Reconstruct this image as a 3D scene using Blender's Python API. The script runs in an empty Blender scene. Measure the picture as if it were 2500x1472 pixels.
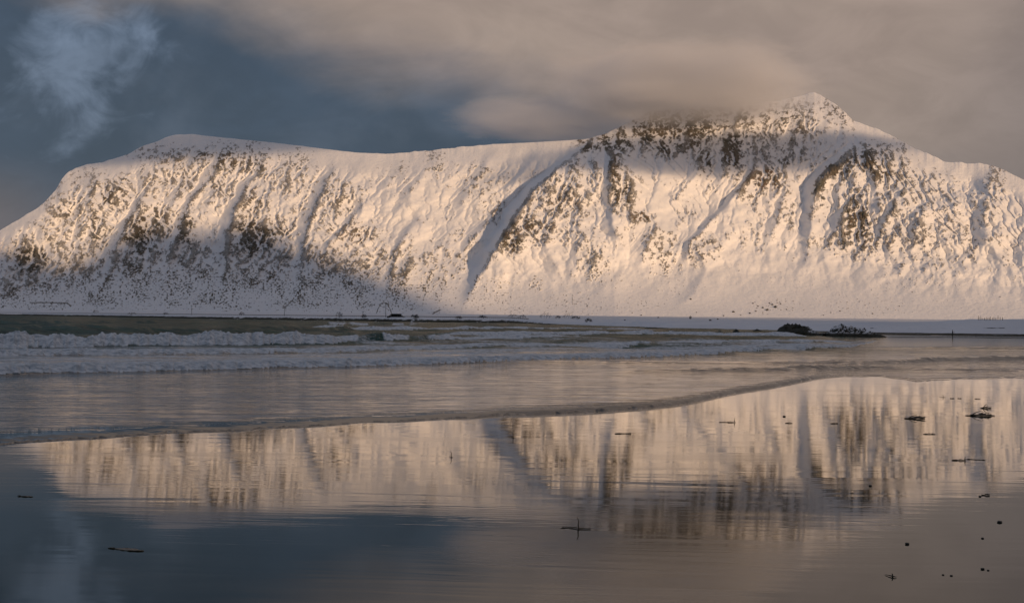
import bpy, bmesh, math, random
import numpy as np
from mathutils import Vector, Matrix

# ------------------------------------------------------------------ camera, sky, sun, exposure
F = 2900.0            # focal length in photograph pixels (photograph 2500 x 1472)
HZ = 776.5            # row of the horizon at the middle of the photograph
ROLL = 0.0105         # the camera leans a little, the horizon falls to the right
ZC = 3.2              # height of the camera above the sea
S = bpy.context.scene
C = S.collection
cam_d = bpy.data.cameras.new('camera')
cam_d.sensor_width = 36.0
cam_d.lens = 36.0 * F / 2500.0
cam_d.shift_y = (HZ - 736.0) / 2500.0
cam_d.clip_start = 0.1
cam_d.clip_end = 60000.0
cam = bpy.data.objects.new('camera', cam_d)
cam.location = (0, 0, ZC)
cam.rotation_euler = (Matrix.Rotation(math.radians(90), 3, 'X') @ Matrix.Rotation(ROLL, 3, 'Z')).to_euler()
C.objects.link(cam)
S.camera = cam

SUN_PHI = math.radians(30.0)     # sun behind the camera, this far to the right
SUN_EL = math.radians(6.5)
sun_h = Vector((math.sin(SUN_PHI), -math.cos(SUN_PHI), 0))
sun_dir = (sun_h * math.cos(SUN_EL) + Vector((0, 0, math.sin(SUN_EL)))).normalized()
sun_d = bpy.data.lights.new('sun', 'SUN')
sun_d.energy = 2.75
sun_d.angle = math.radians(0.7)
sun_d.color = (1.0, 0.655, 0.385)
sun = bpy.data.objects.new('sun', sun_d)
sun.rotation_euler = (-sun_dir).to_track_quat('-Z', 'Y').to_euler()
sun.location = (0, 0, 900)
C.objects.link(sun)

S.view_settings.view_transform = 'Standard'
S.view_settings.look = 'None'
S.view_settings.exposure = 0.0
S.view_settings.gamma = 1.0
S.view_settings.use_curve_mapping = False
S.render.engine = 'CYCLES'
S.cycles.use_denoising = True
S.cycles.max_bounces = 6
S.cycles.volume_bounces = 2
S.cycles.volume_step_rate = 2.0
S.cycles.volume_max_steps = 64


class NT:
    """small helper for writing node trees"""
    def __init__(self, tree):
        self.t = tree
        tree.nodes.clear()

    def n(self, typ, **kw):
        nd = self.t.nodes.new(typ)
        for k, v in kw.items():
            setattr(nd, k, v)
        return nd

    def link(self, a, b):
        self.t.links.new(a, b)

    def put(self, sock, v):
        if isinstance(v, bpy.types.NodeSocket):
            self.t.links.new(v, sock)
        else:
            sock.default_value = v

    def m(self, op, a, b=0.0, c=0.0, clamp=False):
        nd = self.n('ShaderNodeMath', operation=op, use_clamp=clamp)
        self.put(nd.inputs[0], a)
        self.put(nd.inputs[1], b)
        if op in ('MULTIPLY_ADD', 'SMOOTH_MIN', 'SMOOTH_MAX'):
            self.put(nd.inputs[2], c)
        return nd.outputs[0]

    def sstep(self, x, lo, hi, o0=0.0, o1=1.0, typ='SMOOTHSTEP'):
        nd = self.n('ShaderNodeMapRange', interpolation_type=typ)
        self.put(nd.inputs['Value'], x)
        self.put(nd.inputs['From Min'], lo)
        self.put(nd.inputs['From Max'], hi)
        self.put(nd.inputs['To Min'], o0)
        self.put(nd.inputs['To Max'], o1)
        return nd.outputs['Result']

    def mix(self, fac, a, b):
        nd = self.n('ShaderNodeMix', data_type='RGBA')
        self.put(nd.inputs[0], fac)
        for s, v in ((nd.inputs[6], a), (nd.inputs[7], b)):
            if isinstance(v, tuple) and len(v) == 3:
                v = (*v, 1)
            self.put(s, v)
        return nd.outputs[2]

    def noise(self, vec, scale, detail=4.0, rough=0.55, dist=0.0):
        nd = self.n('ShaderNodeTexNoise')
        if vec is not None:
            self.put(nd.inputs['Vector'], vec)
        nd.inputs['Scale'].default_value = scale
        nd.inputs['Detail'].default_value = detail
        nd.inputs['Roughness'].default_value = rough
        nd.inputs['Distortion'].default_value = dist
        return nd.outputs['Fac']

    def mapping(self, vec, scale=(1, 1, 1), rot=(0, 0, 0), loc=(0, 0, 0)):
        nd = self.n('ShaderNodeMapping')
        self.put(nd.inputs['Vector'], vec)
        nd.inputs['Scale'].default_value = scale
        nd.inputs['Rotation'].default_value = rot
        nd.inputs['Location'].default_value = loc
        return nd.outputs[0]


# world: Nishita sky behind a broken snow-cloud cover
W = bpy.data.worlds.new('World')
S.world = W
W.use_nodes = True
w = NT(W.node_tree)
sky = w.n('ShaderNodeTexSky', sky_type='NISHITA')
sky.sun_disc = False
sky.sun_elevation = SUN_EL
sky.sun_rotation = math.atan2(sun_h.x, sun_h.y)
sky.air_density = 1.2
sky.dust_density = 2.0
dirv = w.n('ShaderNodeTexCoord').outputs['Generated']
sep = w.n('ShaderNodeSeparateXYZ')
w.link(dirv, sep.inputs[0])
dx, dy, dz = sep.outputs
az = w.m('ARCTAN2', dx, dy)
el = w.m('ARCSINE', dz)
az_c = w.m('MAXIMUM', w.m('MINIMUM', az, 0.55), -0.55)
dstr = w.mapping(dirv, scale=(1.0, 1.0, 2.2))
nz = w.noise(dstr, 5.0, 6.0, 0.50, 0.4)
nz2 = w.noise(dstr, 2.1, 4.0, 0.5, 0.2)
nz3 = w.noise(w.mapping(dirv, scale=(1, 1, 1.3), loc=(3.1, 0.7, 1.9)), 9.0, 6.0, 0.52, 0.5)
nzc = w.m('SUBTRACT', nz, 0.5)
warm_in = w.m('ADD', w.m('MULTIPLY', az_c, 0.45), w.m('MULTIPLY', w.m('SUBTRACT', el, 0.185), 2.0))
warm_in = w.m('ADD', warm_in, w.m('MULTIPLY', nzc, 0.26))
warm_a = w.sstep(warm_in, -0.085, 0.085)
# drier, greyer air low on the right
warm_a = w.m('MULTIPLY', warm_a, w.sstep(w.m('SUBTRACT', az, w.m('MULTIPLY', el, 0.9)), 0.06, 0.34, 1.0, 0.36))
warm_b = w.sstep(nz2, 0.42, 0.66, 0.0, 0.18)
warm = w.mix(w.sstep(el, 0.28, 0.6), warm_a, warm_b)
slate = w.mix(w.sstep(nz3, 0.42, 0.66), (0.050, 0.074, 0.118), (0.070, 0.095, 0.142))
# the pale blue cloud break on the left
pa = w.m('DIVIDE', w.m('ADD', az, 0.350), 0.036)
pe = w.m('DIVIDE', w.m('SUBTRACT', w.m('ADD', el, w.m('MULTIPLY', az, -0.25)), 0.278), 0.030)
pr = w.m('SQRT', w.m('ADD', w.m('MULTIPLY', pa, pa), w.m('MULTIPLY', pe, pe)))
nz4 = w.noise(w.mapping(dirv, scale=(1, 1, 1.2), loc=(1.3, 4.1, 0.2)), 22.0, 6.0, 0.56, 0.8)
patch = w.sstep(w.m('ADD', pr, w.m('ADD', w.m('MULTIPLY', w.m('SUBTRACT', nz3, 0.5), 6.0), w.m('MULTIPLY', w.m('SUBTRACT', nz4, 0.5), 5.0))), 1.5, -0.8)
slate = w.mix(w.m('MULTIPLY', patch, 0.70), slate, (0.21, 0.27, 0.38))
slate = w.mix(w.sstep(el, 0.42, 0.95), slate, w.mix(nz2, (0.115, 0.165, 0.25), (0.26, 0.34, 0.47)))
# pinkish air low over the sea at far left
low = w.m('MULTIPLY', w.sstep(el, 0.13, 0.07), w.sstep(az, -0.33, -0.42))
slate = w.mix(w.m('MULTIPLY', low, 0.7), slate, (0.17, 0.15, 0.165))
slate = w.mix(w.m('MULTIPLY', w.sstep(az, 0.05, 0.30), 0.85), slate, (0.175, 0.150, 0.158))
warmc = w.mix(w.sstep(nz2, 0.35, 0.65), (0.315, 0.240, 0.212), (0.385, 0.298, 0.250))
cloud = w.mix(warm, slate, warmc)
tex = w.noise(w.mapping(dirv, scale=(1, 1, 2.0), loc=(0.4, 2.2, 5.0)), 11.0, 7.0, 0.58, 0.6)
cs = w.n('ShaderNodeVectorMath', operation='SCALE')
w.link(cloud, cs.inputs[0])
w.link(w.sstep(tex, 0.30, 0.70, 0.90, 1.09), cs.inputs['Scale'])
cloud = cs.outputs[0]
cloud10 = w.n('ShaderNodeVectorMath', operation='SCALE')
w.link(cloud, cloud10.inputs[0])
cloud10.inputs['Scale'].default_value = 10.0
skyc = w.mix(0.93, sky.outputs[0], cloud10.outputs[0])
bg = w.n('ShaderNodeBackground')
w.link(skyc, bg.inputs['Color'])
bg.inputs['Strength'].default_value = 0.1
wo = w.n('ShaderNodeOutputWorld')
w.link(bg.outputs[0], wo.inputs['Surface'])

# ------------------------------------------------------------------ helpers
rng = np.random.RandomState(7)
PERM = rng.permutation(512)
ANG = rng.rand(512) * 2 * math.pi
GX, GY = np.cos(ANG), np.sin(ANG)


def gnoise(x, y, seed=0):
    x = np.asarray(x, float)
    y = np.asarray(y, float)
    xi = np.floor(x).astype(np.int64)
    yi = np.floor(y).astype(np.int64)
    xf, yf = x - xi, y - yi
    u = xf * xf * xf * (xf * (xf * 6 - 15) + 10)
    v = yf * yf * yf * (yf * (yf * 6 - 15) + 10)

    def g(ix, iy, fx, fy):
        h = PERM[(ix + PERM[(iy + seed * 131) & 511]) & 511]
        return GX[h] * fx + GY[h] * fy
    a = g(xi, yi, xf, yf)
    b = g(xi + 1, yi, xf - 1, yf)
    c = g(xi, yi + 1, xf, yf - 1)
    d = g(xi + 1, yi + 1, xf - 1, yf - 1)
    return (a + u * (b - a) + v * ((c + u * (d - c)) - (a + u * (b - a)))) * 1.5


def fbm(x, y, octv=4, gain=0.5, seed=0):
    s, a, t = 0.0, 1.0, 0.0
    for o in range(octv):
        s = s + a * gnoise(x * 2 ** o + 17.3 * o, y * 2 ** o - 9.1 * o, seed + o)
        t += a
        a *= gain
    return s / t


def ridged(x, y, octv=4, gain=0.55, seed=0):
    s, a, t = 0.0, 1.0, 0.0
    for o in range(octv):
        s = s + a * (1 - 2 * np.abs(gnoise(x * 2 ** o + 7.7 * o, y * 2 ** o + 3.3 * o, seed + o)))
        t += a
        a *= gain
    return s / t


def sst(x, lo, hi):
    t = np.clip((x - lo) / (hi - lo), 0, 1)
    return t * t * (3 - 2 * t)


def lv(x, y):
    """photograph pixel -> pixel of the same camera without its lean"""
    return 1250 + (x - 1250) + (y - 736) * ROLL, 736 - (x - 1250) * ROLL + (y - 736)


def pl(pts, level=True):
    a = np.array([lv(*p) if level else p for p in pts], float)
    return lambda x: np.interp(x, a[:, 0], a[:, 1])


def smooth1(v, k):
    ker = np.hanning(k + 2)[1:-1]
    ker /= ker.sum()
    return np.convolve(np.pad(v, k // 2, mode='edge'), ker, mode='same')[k // 2:-(k // 2)]


def grid_mesh(name, X, Y, Z, mat, attrs=None, smooth=True, flip=False):
    nr, nc = X.shape
    co = np.stack([X, Y, Z], -1).reshape(-1, 3).astype(np.float32)
    i = np.arange(nr * nc).reshape(nr, nc)
    q = np.stack([i[:-1, :-1], i[:-1, 1:], i[1:, 1:], i[1:, :-1]], -1).reshape(-1, 4)
    if flip:
        q = q[:, ::-1]
    me = bpy.data.meshes.new(name)
    me.vertices.add(len(co))
    me.vertices.foreach_set('co', co.ravel())
    me.loops.add(q.size)
    me.loops.foreach_set('vertex_index', q.ravel().astype(np.int32))
    me.polygons.add(len(q))
    me.polygons.foreach_set('loop_start', np.arange(0, q.size, 4, dtype=np.int32))
    me.polygons.foreach_set('loop_total', np.full(len(q), 4, np.int32))
    me.polygons.foreach_set('use_smooth', np.full(len(q), smooth))
    for k, v in (attrs or {}).items():
        at = me.attributes.new(k, 'FLOAT', 'POINT')
        at.data.foreach_set('value', np.asarray(v, np.float32).ravel())
    me.update(calc_edges=True)
    me.validate()
    ob = bpy.data.objects.new(name, me)
    C.objects.link(ob)
    if mat:
        me.materials.append(mat)
    return ob


def mat_new(name):
    m = bpy.data.materials.new(name)
    m.use_nodes = True
    return m, NT(m.node_tree)


def attr(t, name):
    nd = t.n('ShaderNodeAttribute')
    nd.attribute_name = name
    return nd.outputs['Fac']


def finish(t, bsdf):
    o = t.n('ShaderNodeOutputMaterial')
    t.link(bsdf, o.inputs['Surface'])


def bump(t, height, strength, dist, normal=None):
    b = t.n('ShaderNodeBump')
    b.inputs['Strength'].default_value = strength
    b.inputs['Distance'].default_value = dist
    t.put(b.inputs['Height'], height)
    if normal is not None:
        t.link(normal, b.inputs['Normal'])
    return b.outputs[0]


# ------------------------------------------------------------------ materials of the land
def snow_rock_material():
    m, t = mat_new('snow_and_rock')
    pos = t.n('ShaderNodeNewGeometry').outputs['Position']
    rk = attr(t, 'rock')
    n1 = t.noise(t.mapping(pos, scale=(1.0, 0.40, 0.36)), 0.36, 6, 0.74, 0.5)
    n1b = t.noise(t.mapping(pos, scale=(0.55, 0.9, 1.25), rot=(0, 0.5, 0)), 0.46, 5, 0.72, 0.3)
    nn = t.m('ADD', t.m('MULTIPLY', t.m('SUBTRACT', n1, 0.5), 2.2), t.m('MULTIPLY', t.m('SUBTRACT', n1b, 0.5), 2.0))
    r = t.m('ADD', rk, nn)
    fac = t.m('MULTIPLY', t.sstep(r, 0.40, 0.80), t.sstep(rk, -0.2, 0.15))
    fac = t.m('MULTIPLY', t.m('MULTIPLY', fac, 0.93), attr(t, 'bare'))
    n2 = t.noise(pos, 0.012, 4, 0.6)
    n3 = t.noise(pos, 0.09, 4, 0.6)
    rust = attr(t, 'rust')
    rock = t.mix(t.sstep(n2, 0.38, 0.62), (0.050, 0.052, 0.034), (0.105, 0.085, 0.052))
    rock = t.mix(t.m('MULTIPLY', t.sstep(n3, 0.35, 0.65), 0.55), rock, (0.16, 0.115, 0.065))
    rock = t.mix(rust, rock, (0.17, 0.085, 0.035))
    snow = t.mix(t.sstep(n2, 0.3, 0.7), (0.88, 0.88, 0.89), (0.83, 0.835, 0.85))
    col = t.mix(fac, snow, rock)
    b = t.n('ShaderNodeBsdfPrincipled')
    t.link(col, b.inputs['Base Color'])
    t.put(b.inputs['Roughness'], 0.85)
    b.inputs['Specular IOR Level'].default_value = 0.15
    n4 = t.noise(pos, 0.16, 5, 0.6)
    h = t.m('ADD', t.m('MULTIPLY', n4, t.m('MULTIPLY_ADD', fac, 2.9, 0.7)), t.m('MULTIPLY', fac, -0.4))
    t.link(bump(t, h, 0.7, 2.6), b.inputs['Normal'])
    finish(t, b.outputs[0])
    return m


M_SNOW_ROCK = snow_rock_material()

# ------------------------------------------------------------------ the mountain
CREST = pl([(-700, 760), (-420, 735), (-250, 690), (-120, 640), (0, 562), (56, 530), (90, 508), (115, 487), (138, 462), (150, 438),
            (165, 420), (195, 406), (250, 396), (310, 378), (345, 358), (385, 345), (405, 335), (430, 329), (470, 328),
            (520, 334), (580, 340), (650, 347), (730, 356), (800, 365), (870, 373), (950, 376), (1000, 372), (1060, 366),
            (1150, 357), (1210, 352), (1300, 348), (1370, 344), (1430, 340), (1480, 326), (1540, 296), (1590, 272),
            (1640, 268), (1720, 264), (1800, 258), (1870, 250), (1930, 241), (1962, 232), (1985, 224), (1998, 228), (2030, 250),
            (2060, 272), (2085, 295), (2110, 305), (2150, 318), (2200, 345), (2250, 370), (2310, 395), (2350, 399),
            (2395, 398), (2420, 405), (2444, 412), (2520, 450), (2650, 520), (2900, 640), (3200, 740)])
RBASE = pl([(-700, 2150), (56, 2000), (400, 1900), (860, 1800), (1240, 1750), (1500, 1680), (1990, 1650), (3200, 1600)], False)
PYB = 772.5
TAN = 0.74
TG = np.linspace(0, 1, 200)
WG = 1.9 - 1.15 * sst(TG, 0.0, 0.42) + 0.75 * sst(TG, 0.72, 1.0)
GG = np.cumsum(WG)
GG = (GG - GG[0]) / (GG[-1] - GG[0])


def base_depth(px, t, ecrest):
    rb = RBASE(px)
    rc = TAN * rb / np.maximum(TAN - ecrest, 0.3)
    return rb + (rc - rb) * np.interp(t, TG, GG)


# ribs: polyline of (x, y) from top to bottom, left half-width, right half-width, relief in metres
RIBS = [
    ([(1490, 318), (1440, 352), (1370, 405), (1320, 450), (1270, 510), (1240, 560), (1216, 600), (1160, 690), (1130, 760)], 14, 420, 105),
    ([(1520, 300), (1492, 400), (1487, 470), (1500, 560), (1560, 660)], 12, 90, 42),
    ([(1560, 400), (1545, 440), (1540, 520), (1600, 640)], 14, 60, 22),
    ([(1610, 260), (1585, 320), (1575, 380)], 20, 60, 30),
    ([(1720, 260), (1680, 330), (1665, 400)], 20, 70, 30),
    ([(1815, 250), (1775, 360), (1768, 400), (1760, 460)], 14, 55, 36),
    ([(1740, 340), (1712, 380), (1696, 440)], 12, 50, 20),
    ([(1850, 400), (1800, 470), (1745, 530), (1684, 592), (1660, 680)], 10, 120, 50),
    ([(1930, 240), (1890, 330), (1840, 420)], 20, 80, 22),
    ([(2000, 240), (1960, 330), (1930, 420)], 26, 90, 22),
    ([(1925, 430), (1912, 500), (1880, 570), (1862, 620)], 12, 60, 26),
    ([(2110, 330), (2050, 395), (1995, 440), (1984, 500), (1976, 600), (1950, 690)], 16, 150, 64),
    ([(2080, 480), (2052, 540), (2020, 600)], 16, 90, 24),
    ([(2000, 228), (2060, 300), (2120, 370), (2180, 450), (2240, 530), (2330, 640)], 150, 60, 70),
    ([(2190, 490), (2160, 545), (2140, 600)], 14, 70, 28),
    ([(2260, 500), (2235, 560), (2225, 620)], 16, 60, 22),
    ([(2310, 470), (2350, 560), (2380, 640)], 30, 40, 22),
    ([(2440, 400), (2410, 470), (2405, 560), (2420, 640)], 24, 140, 46),
    ([(1700, 590), (1720, 660), (1690, 720), (1650, 765)], 16, 120, 24),
    ([(1620, 540), (1580, 590), (1565, 660)], 14, 80, 24),
    ([(1440, 560), (1405, 620), (1410, 690)], 14, 70, 22),
    ([(150, 436), (120, 490), (100, 560), (60, 640)], 70, 60, 30),
    ([(250, 400), (225, 480), (200, 560), (170, 660)], 30, 80, 36),
    ([(345, 360), (330, 400), (280, 470), (250, 560)], 20, 60, 16),
    ([(375, 440), (345, 490), (320, 530), (290, 590), (265, 680), (200, 760)], 12, 90, 44),
    ([(500, 440), (470, 490), (448, 540), (425, 600), (400, 700)], 11, 70, 34),
    ([(625, 430), (600, 462), (578, 510), (560, 570), (553, 640), (540, 740)], 11, 130, 60),
    ([(560, 360), (540, 400), (520, 440)], 14, 50, 18),
    ([(660, 370), (640, 410), (630, 450)], 14, 50, 18),
    ([(840, 392), (800, 440), (770, 515), (745, 590), (735, 660), (720, 760)], 13, 110, 48),
    ([(905, 480), (850, 545), (810, 590), (780, 640)], 11, 90, 26),
    ([(1030, 520), (1000, 560), (975, 600), (958, 660), (940, 740)], 10, 110, 32),
    ([(1080, 370), (1040, 420), (990, 500), (960, 540)], 40, 80, 26),
    ([(1220, 360), (1180, 410), (1150, 470), (1120, 540)], 34, 60, 28),
    ([(1240, 480), (1190, 540), (1150, 590), (1110, 640)], 11, 80, 26),
    ([(1330, 360), (1280, 420), (1230, 480)], 16, 60, 20),
    ([(1000, 650), (980, 700), (1010, 770)], 20, 60, 10),
    ([(1090, 640), (1085, 700), (1060, 770)], 18, 60, 10),
]
# bare rock: centre x, y, half-width, half-height, amount
ROCKS = [
    (200, 440, 60, 28, .45), (270, 478, 55, 40, .72), (165, 520, 50, 45, .62), (150, 590, 40, 50, .5), (240, 560, 50, 60, .62),
    (185, 630, 30, 40, .55), (70, 632, 45, 42, .85), (105, 685, 60, 26, .5), (360, 372, 38, 18, .62), (420, 382, 34, 22, .62),
    (500, 384, 60, 20, .66), (555, 392, 50, 36, .70), (610, 396, 46, 40, .68), (400, 445, 60, 40, .52), (470, 440, 55, 45, .5),
    (345, 575, 40, 60, .85), (392, 545, 32, 50, .74), (448, 560, 22, 60, .76), (318, 650, 44, 40, .62), (420, 620, 40, 40, .5),
    (545, 450, 60, 50, .52), (612, 500, 40, 40, .66), (615, 580, 52, 46, .98), (668, 566, 50, 30, .70), (700, 440, 46, 34, .48),
    (722, 396, 40, 26, .55), (742, 520, 30, 46, .45), (835, 490, 36, 36, .6), (862, 572, 52, 30, .66), (845, 640, 50, 26, .55),
    (780, 500, 20, 60, .5), (800, 440, 20, 40, .3), (965, 640, 26, 20, .4),
    (555, 735, 56, 40, .66), (470, 700, 90, 60, .54), (690, 690, 70, 54, .54), (820, 705, 44, 50, .56), (905, 700, 60, 60, .48),
    (300, 720, 60, 40, .54), (120, 752, 60, 12, .7), (640, 640, 60, 40, .44), (350, 690, 20, 26, .6), (706, 680, 12, 16, .7),
    (980, 408, 22, 14, .36), (1062, 398, 26, 34, .46), (1170, 440, 30, 40, .42), (1205, 515, 34, 34, .48), (1140, 580, 34, 24, .38),
    (1200, 725, 64, 50, .46), (1040, 620, 60, 30, .3), (1120, 690, 50, 40, .3), (980, 700, 20, 40, .45), (1050, 740, 60, 30, .3),
    (1375, 488, 60, 56, .66), (1300, 555, 64, 36, .72), (1248, 585, 28, 34, .85), (1310, 500, 60, 20, .55), (1440, 358, 34, 16, .9), (1440, 420, 60, 40, .45),
    (1505, 345, 50, 34, .88), (1498, 410, 16, 40, .8), (1520, 470, 30, 46, .80), (1560, 528, 26, 14, .85), (1580, 315, 34, 42, .95), (1630, 300, 46, 50, .98),
    (1625, 355, 46, 30, .8), (1700, 302, 46, 52, .92), (1690, 350, 30, 30, .7), (1790, 368, 34, 42, .95), (1722, 388, 22, 30, .8), (1760, 300, 50, 44, .7),
    (1855, 318, 56, 52, .62), (1900, 290, 60, 40, .64), (1955, 292, 44, 56, .60), (1935, 352, 50, 50, .56), (1820, 290, 50, 34, .66),
    (1868, 436, 46, 30, .85), (1830, 462, 30, 34, .7), (1900, 388, 44, 26, .6), (1800, 420, 40, 20, .5), (1860, 380, 40, 40, .5),
    (2112, 390, 54, 34, .80), (2150, 420, 40, 30, .75), (2040, 416, 50, 26, .78), (2008, 452, 22, 40, .74), (2165, 375, 40, 34, .66), (2195, 430, 34, 50, .56),
    (2090, 540, 36, 70, .88), (2060, 580, 36, 36, .6), (2120, 590, 24, 30, .7), (2030, 592, 50, 24, .45), (2180, 500, 40, 40, .5), (2230, 470, 30, 60, .46), (1725, 606, 34, 28, .58),
    (1700, 640, 20, 20, .5), (1850, 580, 40, 44, .3), (1920, 510, 24, 60, .44), (1608, 600, 36, 40, .56), (1628, 650, 34, 24, .56), (1452, 650, 36, 40, .56),
    (1310, 692, 14, 16, .62), (1440, 600, 60, 40, .3), (1360, 580, 70, 18, .4), (2255, 572, 34, 44, .54), (2372, 588, 14, 50, .56), (2175, 575, 40, 40, .46), (2035, 262, 26, 30, .66),
    (2062, 292, 18, 22, .6), (2290, 480, 50, 60, .36), (2432, 430, 22, 40, .5), (2400, 500, 40, 60, .3), (2320, 540, 30, 60, .36), (1660, 700, 60, 30, .24),
    (1900, 750, 60, 20, .42), (1400, 745, 80, 30, .42), (1540, 750, 90, 20, .34), (2100, 750, 120, 30, .30), (2250, 660, 120, 60, .26), (1250, 760, 80, 12, .44), (800, 755, 300, 18, .44), (300, 757, 250, 14, .46),
]
RUST = [(1868, 436, 46, 30, .9), (1560, 530, 24, 14, .7), (1300, 560, 60, 40, .55), (1375, 490, 60, 50, .4), (862, 570, 50, 26, .55),
        (2100, 560, 40, 60, .35), (835, 490, 36, 36, .4), (700, 450, 40, 30, .3), (1205, 500, 30, 20, .6), (1620, 620, 40, 40, .4)]


RIBS = [([lv(*p) for p in pts], a, b, c) for pts, a, b, c in RIBS]
ROCKS = [(*lv(x, y), a, b, c) for x, y, a, b, c in ROCKS]
RUST = [(*lv(x, y), a, b, c) for x, y, a, b, c in RUST]


def blobs(px, py, lst):
    out = np.zeros_like(px)
    for x, y, rx, ry, a in lst:
        sel = (np.abs(px - x) < rx * 2.4) & (np.abs(py - y) < ry * 2.4)
        d2 = ((px[sel] - x) / rx) ** 2 + ((py[sel] - y) / ry) ** 2
        out[sel] = np.maximum(out[sel], a * np.exp(-0.5 * d2 ** 1.4))
    return out


def ribs_disp(px, py):
    out = np.zeros_like(px)
    wob = 9 * fbm(px / 60, py / 40, 3, 0.5, 71)
    for pts, wl, wr, amp in RIBS:
        a = np.array(pts, float)
        y0, y1 = a[0, 1], a[-1, 1]
        sel = (py > y0 - 20) & (py < y1 + 20)
        sx, sy = px[sel], py[sel]
        xc = np.interp(sy, a[:, 1], a[:, 0])
        d = sx - xc + wob[sel]
        tap = sst(sy, y0 - 20, y0 + 0.25 * (y1 - y0)) * (1 - sst(sy, y1 - 0.45 * (y1 - y0), y1 + 20))
        prof = np.where(d < 0, np.exp(-np.abs(d / wl) ** 1.5), np.exp(-np.abs(d / wr) ** 1.2))
        out[sel] += (amp if amp > 90 else 0.52 * amp) * tap * prof
    return out


def mountain():
    nc, nr = 1750, 330
    px = np.concatenate([np.linspace(-700, -60, 110), np.linspace(-58, 2560, nc), np.linspace(2565, 3200, 100)])
    cy = CREST(px)
    cyn = 5.0 * fbm(px / 38, px * 0, 4, 0.55, 3) * sst(np.abs(px - 640), 230, 420) * (1 - 0.8 * sst(px, 1150, 1230) * (1 - sst(px, 1450, 1500))) + 0.8 * fbm(px / 24, px * 0, 3, 0.5, 4)
    cy = smooth1(cy, 9)
    e = (HZ - cy) / F
    es = smooth1(e, 61)
    t = np.linspace(0, 1, nr) ** 1.0
    PX, T = np.meshgrid(px, t)
    PY = PYB + (cy[None, :] - PYB) * T + cyn[None, :] * sst(T, 0.90, 1.0)
    R = base_depth(PX, T, es[None, :])
    # ---- relief
    lean = np.where(PX < 1300, 0.55, 0.25) - 0.9 * sst(PX, 2000, 2250)
    lean = 0.55 - 0.35 * sst(PX, 1250, 1500) - 0.85 * sst(PX, 1950, 2300)
    U = PX + lean * (PY - 560)
    warp = 34 * fbm(PX / 130, PY / 110, 3, 0.5, 11) + 12 * fbm(PX / 40, PY / 40, 2, 0.5, 12)
    env = sst(T, 0.02, 0.30) * (1 - 0.8 * sst(T, 0.82, 1.0))
    D = ribs_disp(PX, PY)
    calm = 1 - 0.45 * sst(PX, 880, 960) * (1 - sst(PX, 1180, 1260))           # the smoother snow bowl in the middle
    mid = sst(T, 0.12, 0.38)
    D += env * calm * 9 * ridged((U + warp) / 80, PY / 200, 3, 0.5, 21) * (0.30 + 0.70 * mid)
    D += env * 14 * fbm(PX / 60, PY / 52, 4, 0.5, 41)
    ncol = len(px)
    cols = np.arange(ncol)
    rr = np.random.RandomState(3)
    jit = rr.rand(nr, ncol) * 0.30
    ck = env * calm * (0.16 + 0.84 * sst(T, 0.22, 0.58)) * (1 - sst(T, 0.84, 0.95))
    for it in range(16):
        flow = np.ones(ncol)
        carve = np.zeros_like(D)
        for r in range(nr - 2, -1, -1):
            nxt = D[r] + jit[r]
            l = np.concatenate([[1e9], nxt[:-1]])
            rg = np.concatenate([nxt[1:], [1e9]])
            k = np.where((l < nxt) & (l <= rg), -1, np.where(rg < nxt, 1, 0))
            f2 = np.zeros(ncol)
            np.add.at(f2, np.clip(cols + k, 0, ncol - 1), flow)
            flow = f2 * 0.995 + 0.5
            carve[r] = np.minimum(flow, 260) ** 0.42
        D -= ck * 0.080 * carve
        lap = np.zeros_like(D)
        lap[:, 1:-1] = D[:, 2:] + D[:, :-2] - 2 * D[:, 1:-1]
        lap[1:-1] += 0.5 * (D[2:] + D[:-2] - 2 * D[1:-1])
        D += 0.10 * lap

    def blur(A, k):
        ker = np.hanning(k + 2)[1:-1]
        ker /= ker.sum()
        p = np.pad(A, ((0, 0), (k // 2, k // 2)), mode='edge')
        cs = np.zeros_like(A)
        for i, wgt in enumerate(ker):
            cs += wgt * p[:, i:i + A.shape[1]]
        return cs
    ridge_up = D - blur(D, 31)                                                 # stands proud of its surroundings
    ridge_sm = D - blur(D, 9)
    # ---- bare rock: coverage from the blobs, broken up by ranked noise
    wx = 16 * fbm(PX / 34, PY / 30, 3, 0.6, 43)
    wy = 13 * fbm(PX / 34, PY / 30, 3, 0.6, 45)
    dens = blobs(PX + wx, PY + wy, ROCKS)
    low = 1 - sst(T, 0.14, 0.36)
    streak = ridged((U + 0.6 * warp) / 30, PY / 52, 4, 0.66, 51)
    strata = ridged((PX - PY * 0.8 + warp) / 60, (PY + 0.5 * PX) / 20, 3, 0.62, 53)
    grain = fbm(PX / 12, PY / 10, 4, 0.72, 61)
    speck = fbm(PX / 5.0, PY / 3.2, 2, 0.6, 81)
    N = 0.065 * np.clip(ridge_up, -6, 3.0) + 0.15 * np.clip(ridge_sm, -3, 2) + (0.24 * streak + 0.18 * strata) * (1 - 0.75 * low) + 0.72 * grain * (1 - 0.5 * low) + 0.85 * speck * (0.22 + 0.78 * low)
    srt = np.sort(N.ravel()[::37])
    N = np.searchsorted(srt, N.ravel()).reshape(N.shape) / len(srt)
    steep = sst(np.abs(np.gradient(D, axis=1)), 1.2, 4.5) * 0.28
    bgd = (0.015 + 0.07 * sst(fbm(PX / 90, PY / 60, 3, 0.5, 63), 0.0, 0.4)) * sst(T, 0.0, 0.2) * (1 - sst(T, 0.86, 0.97))
    bgd = np.maximum(bgd, (1 - sst(PX, 950, 1250)) * (0.42 + 0.6 * fbm(PX / 45, PY / 40, 3, 0.55, 65)) * sst(T, 0.01, 0.06) * (1 - sst(T, 0.30, 0.5)))
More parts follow.
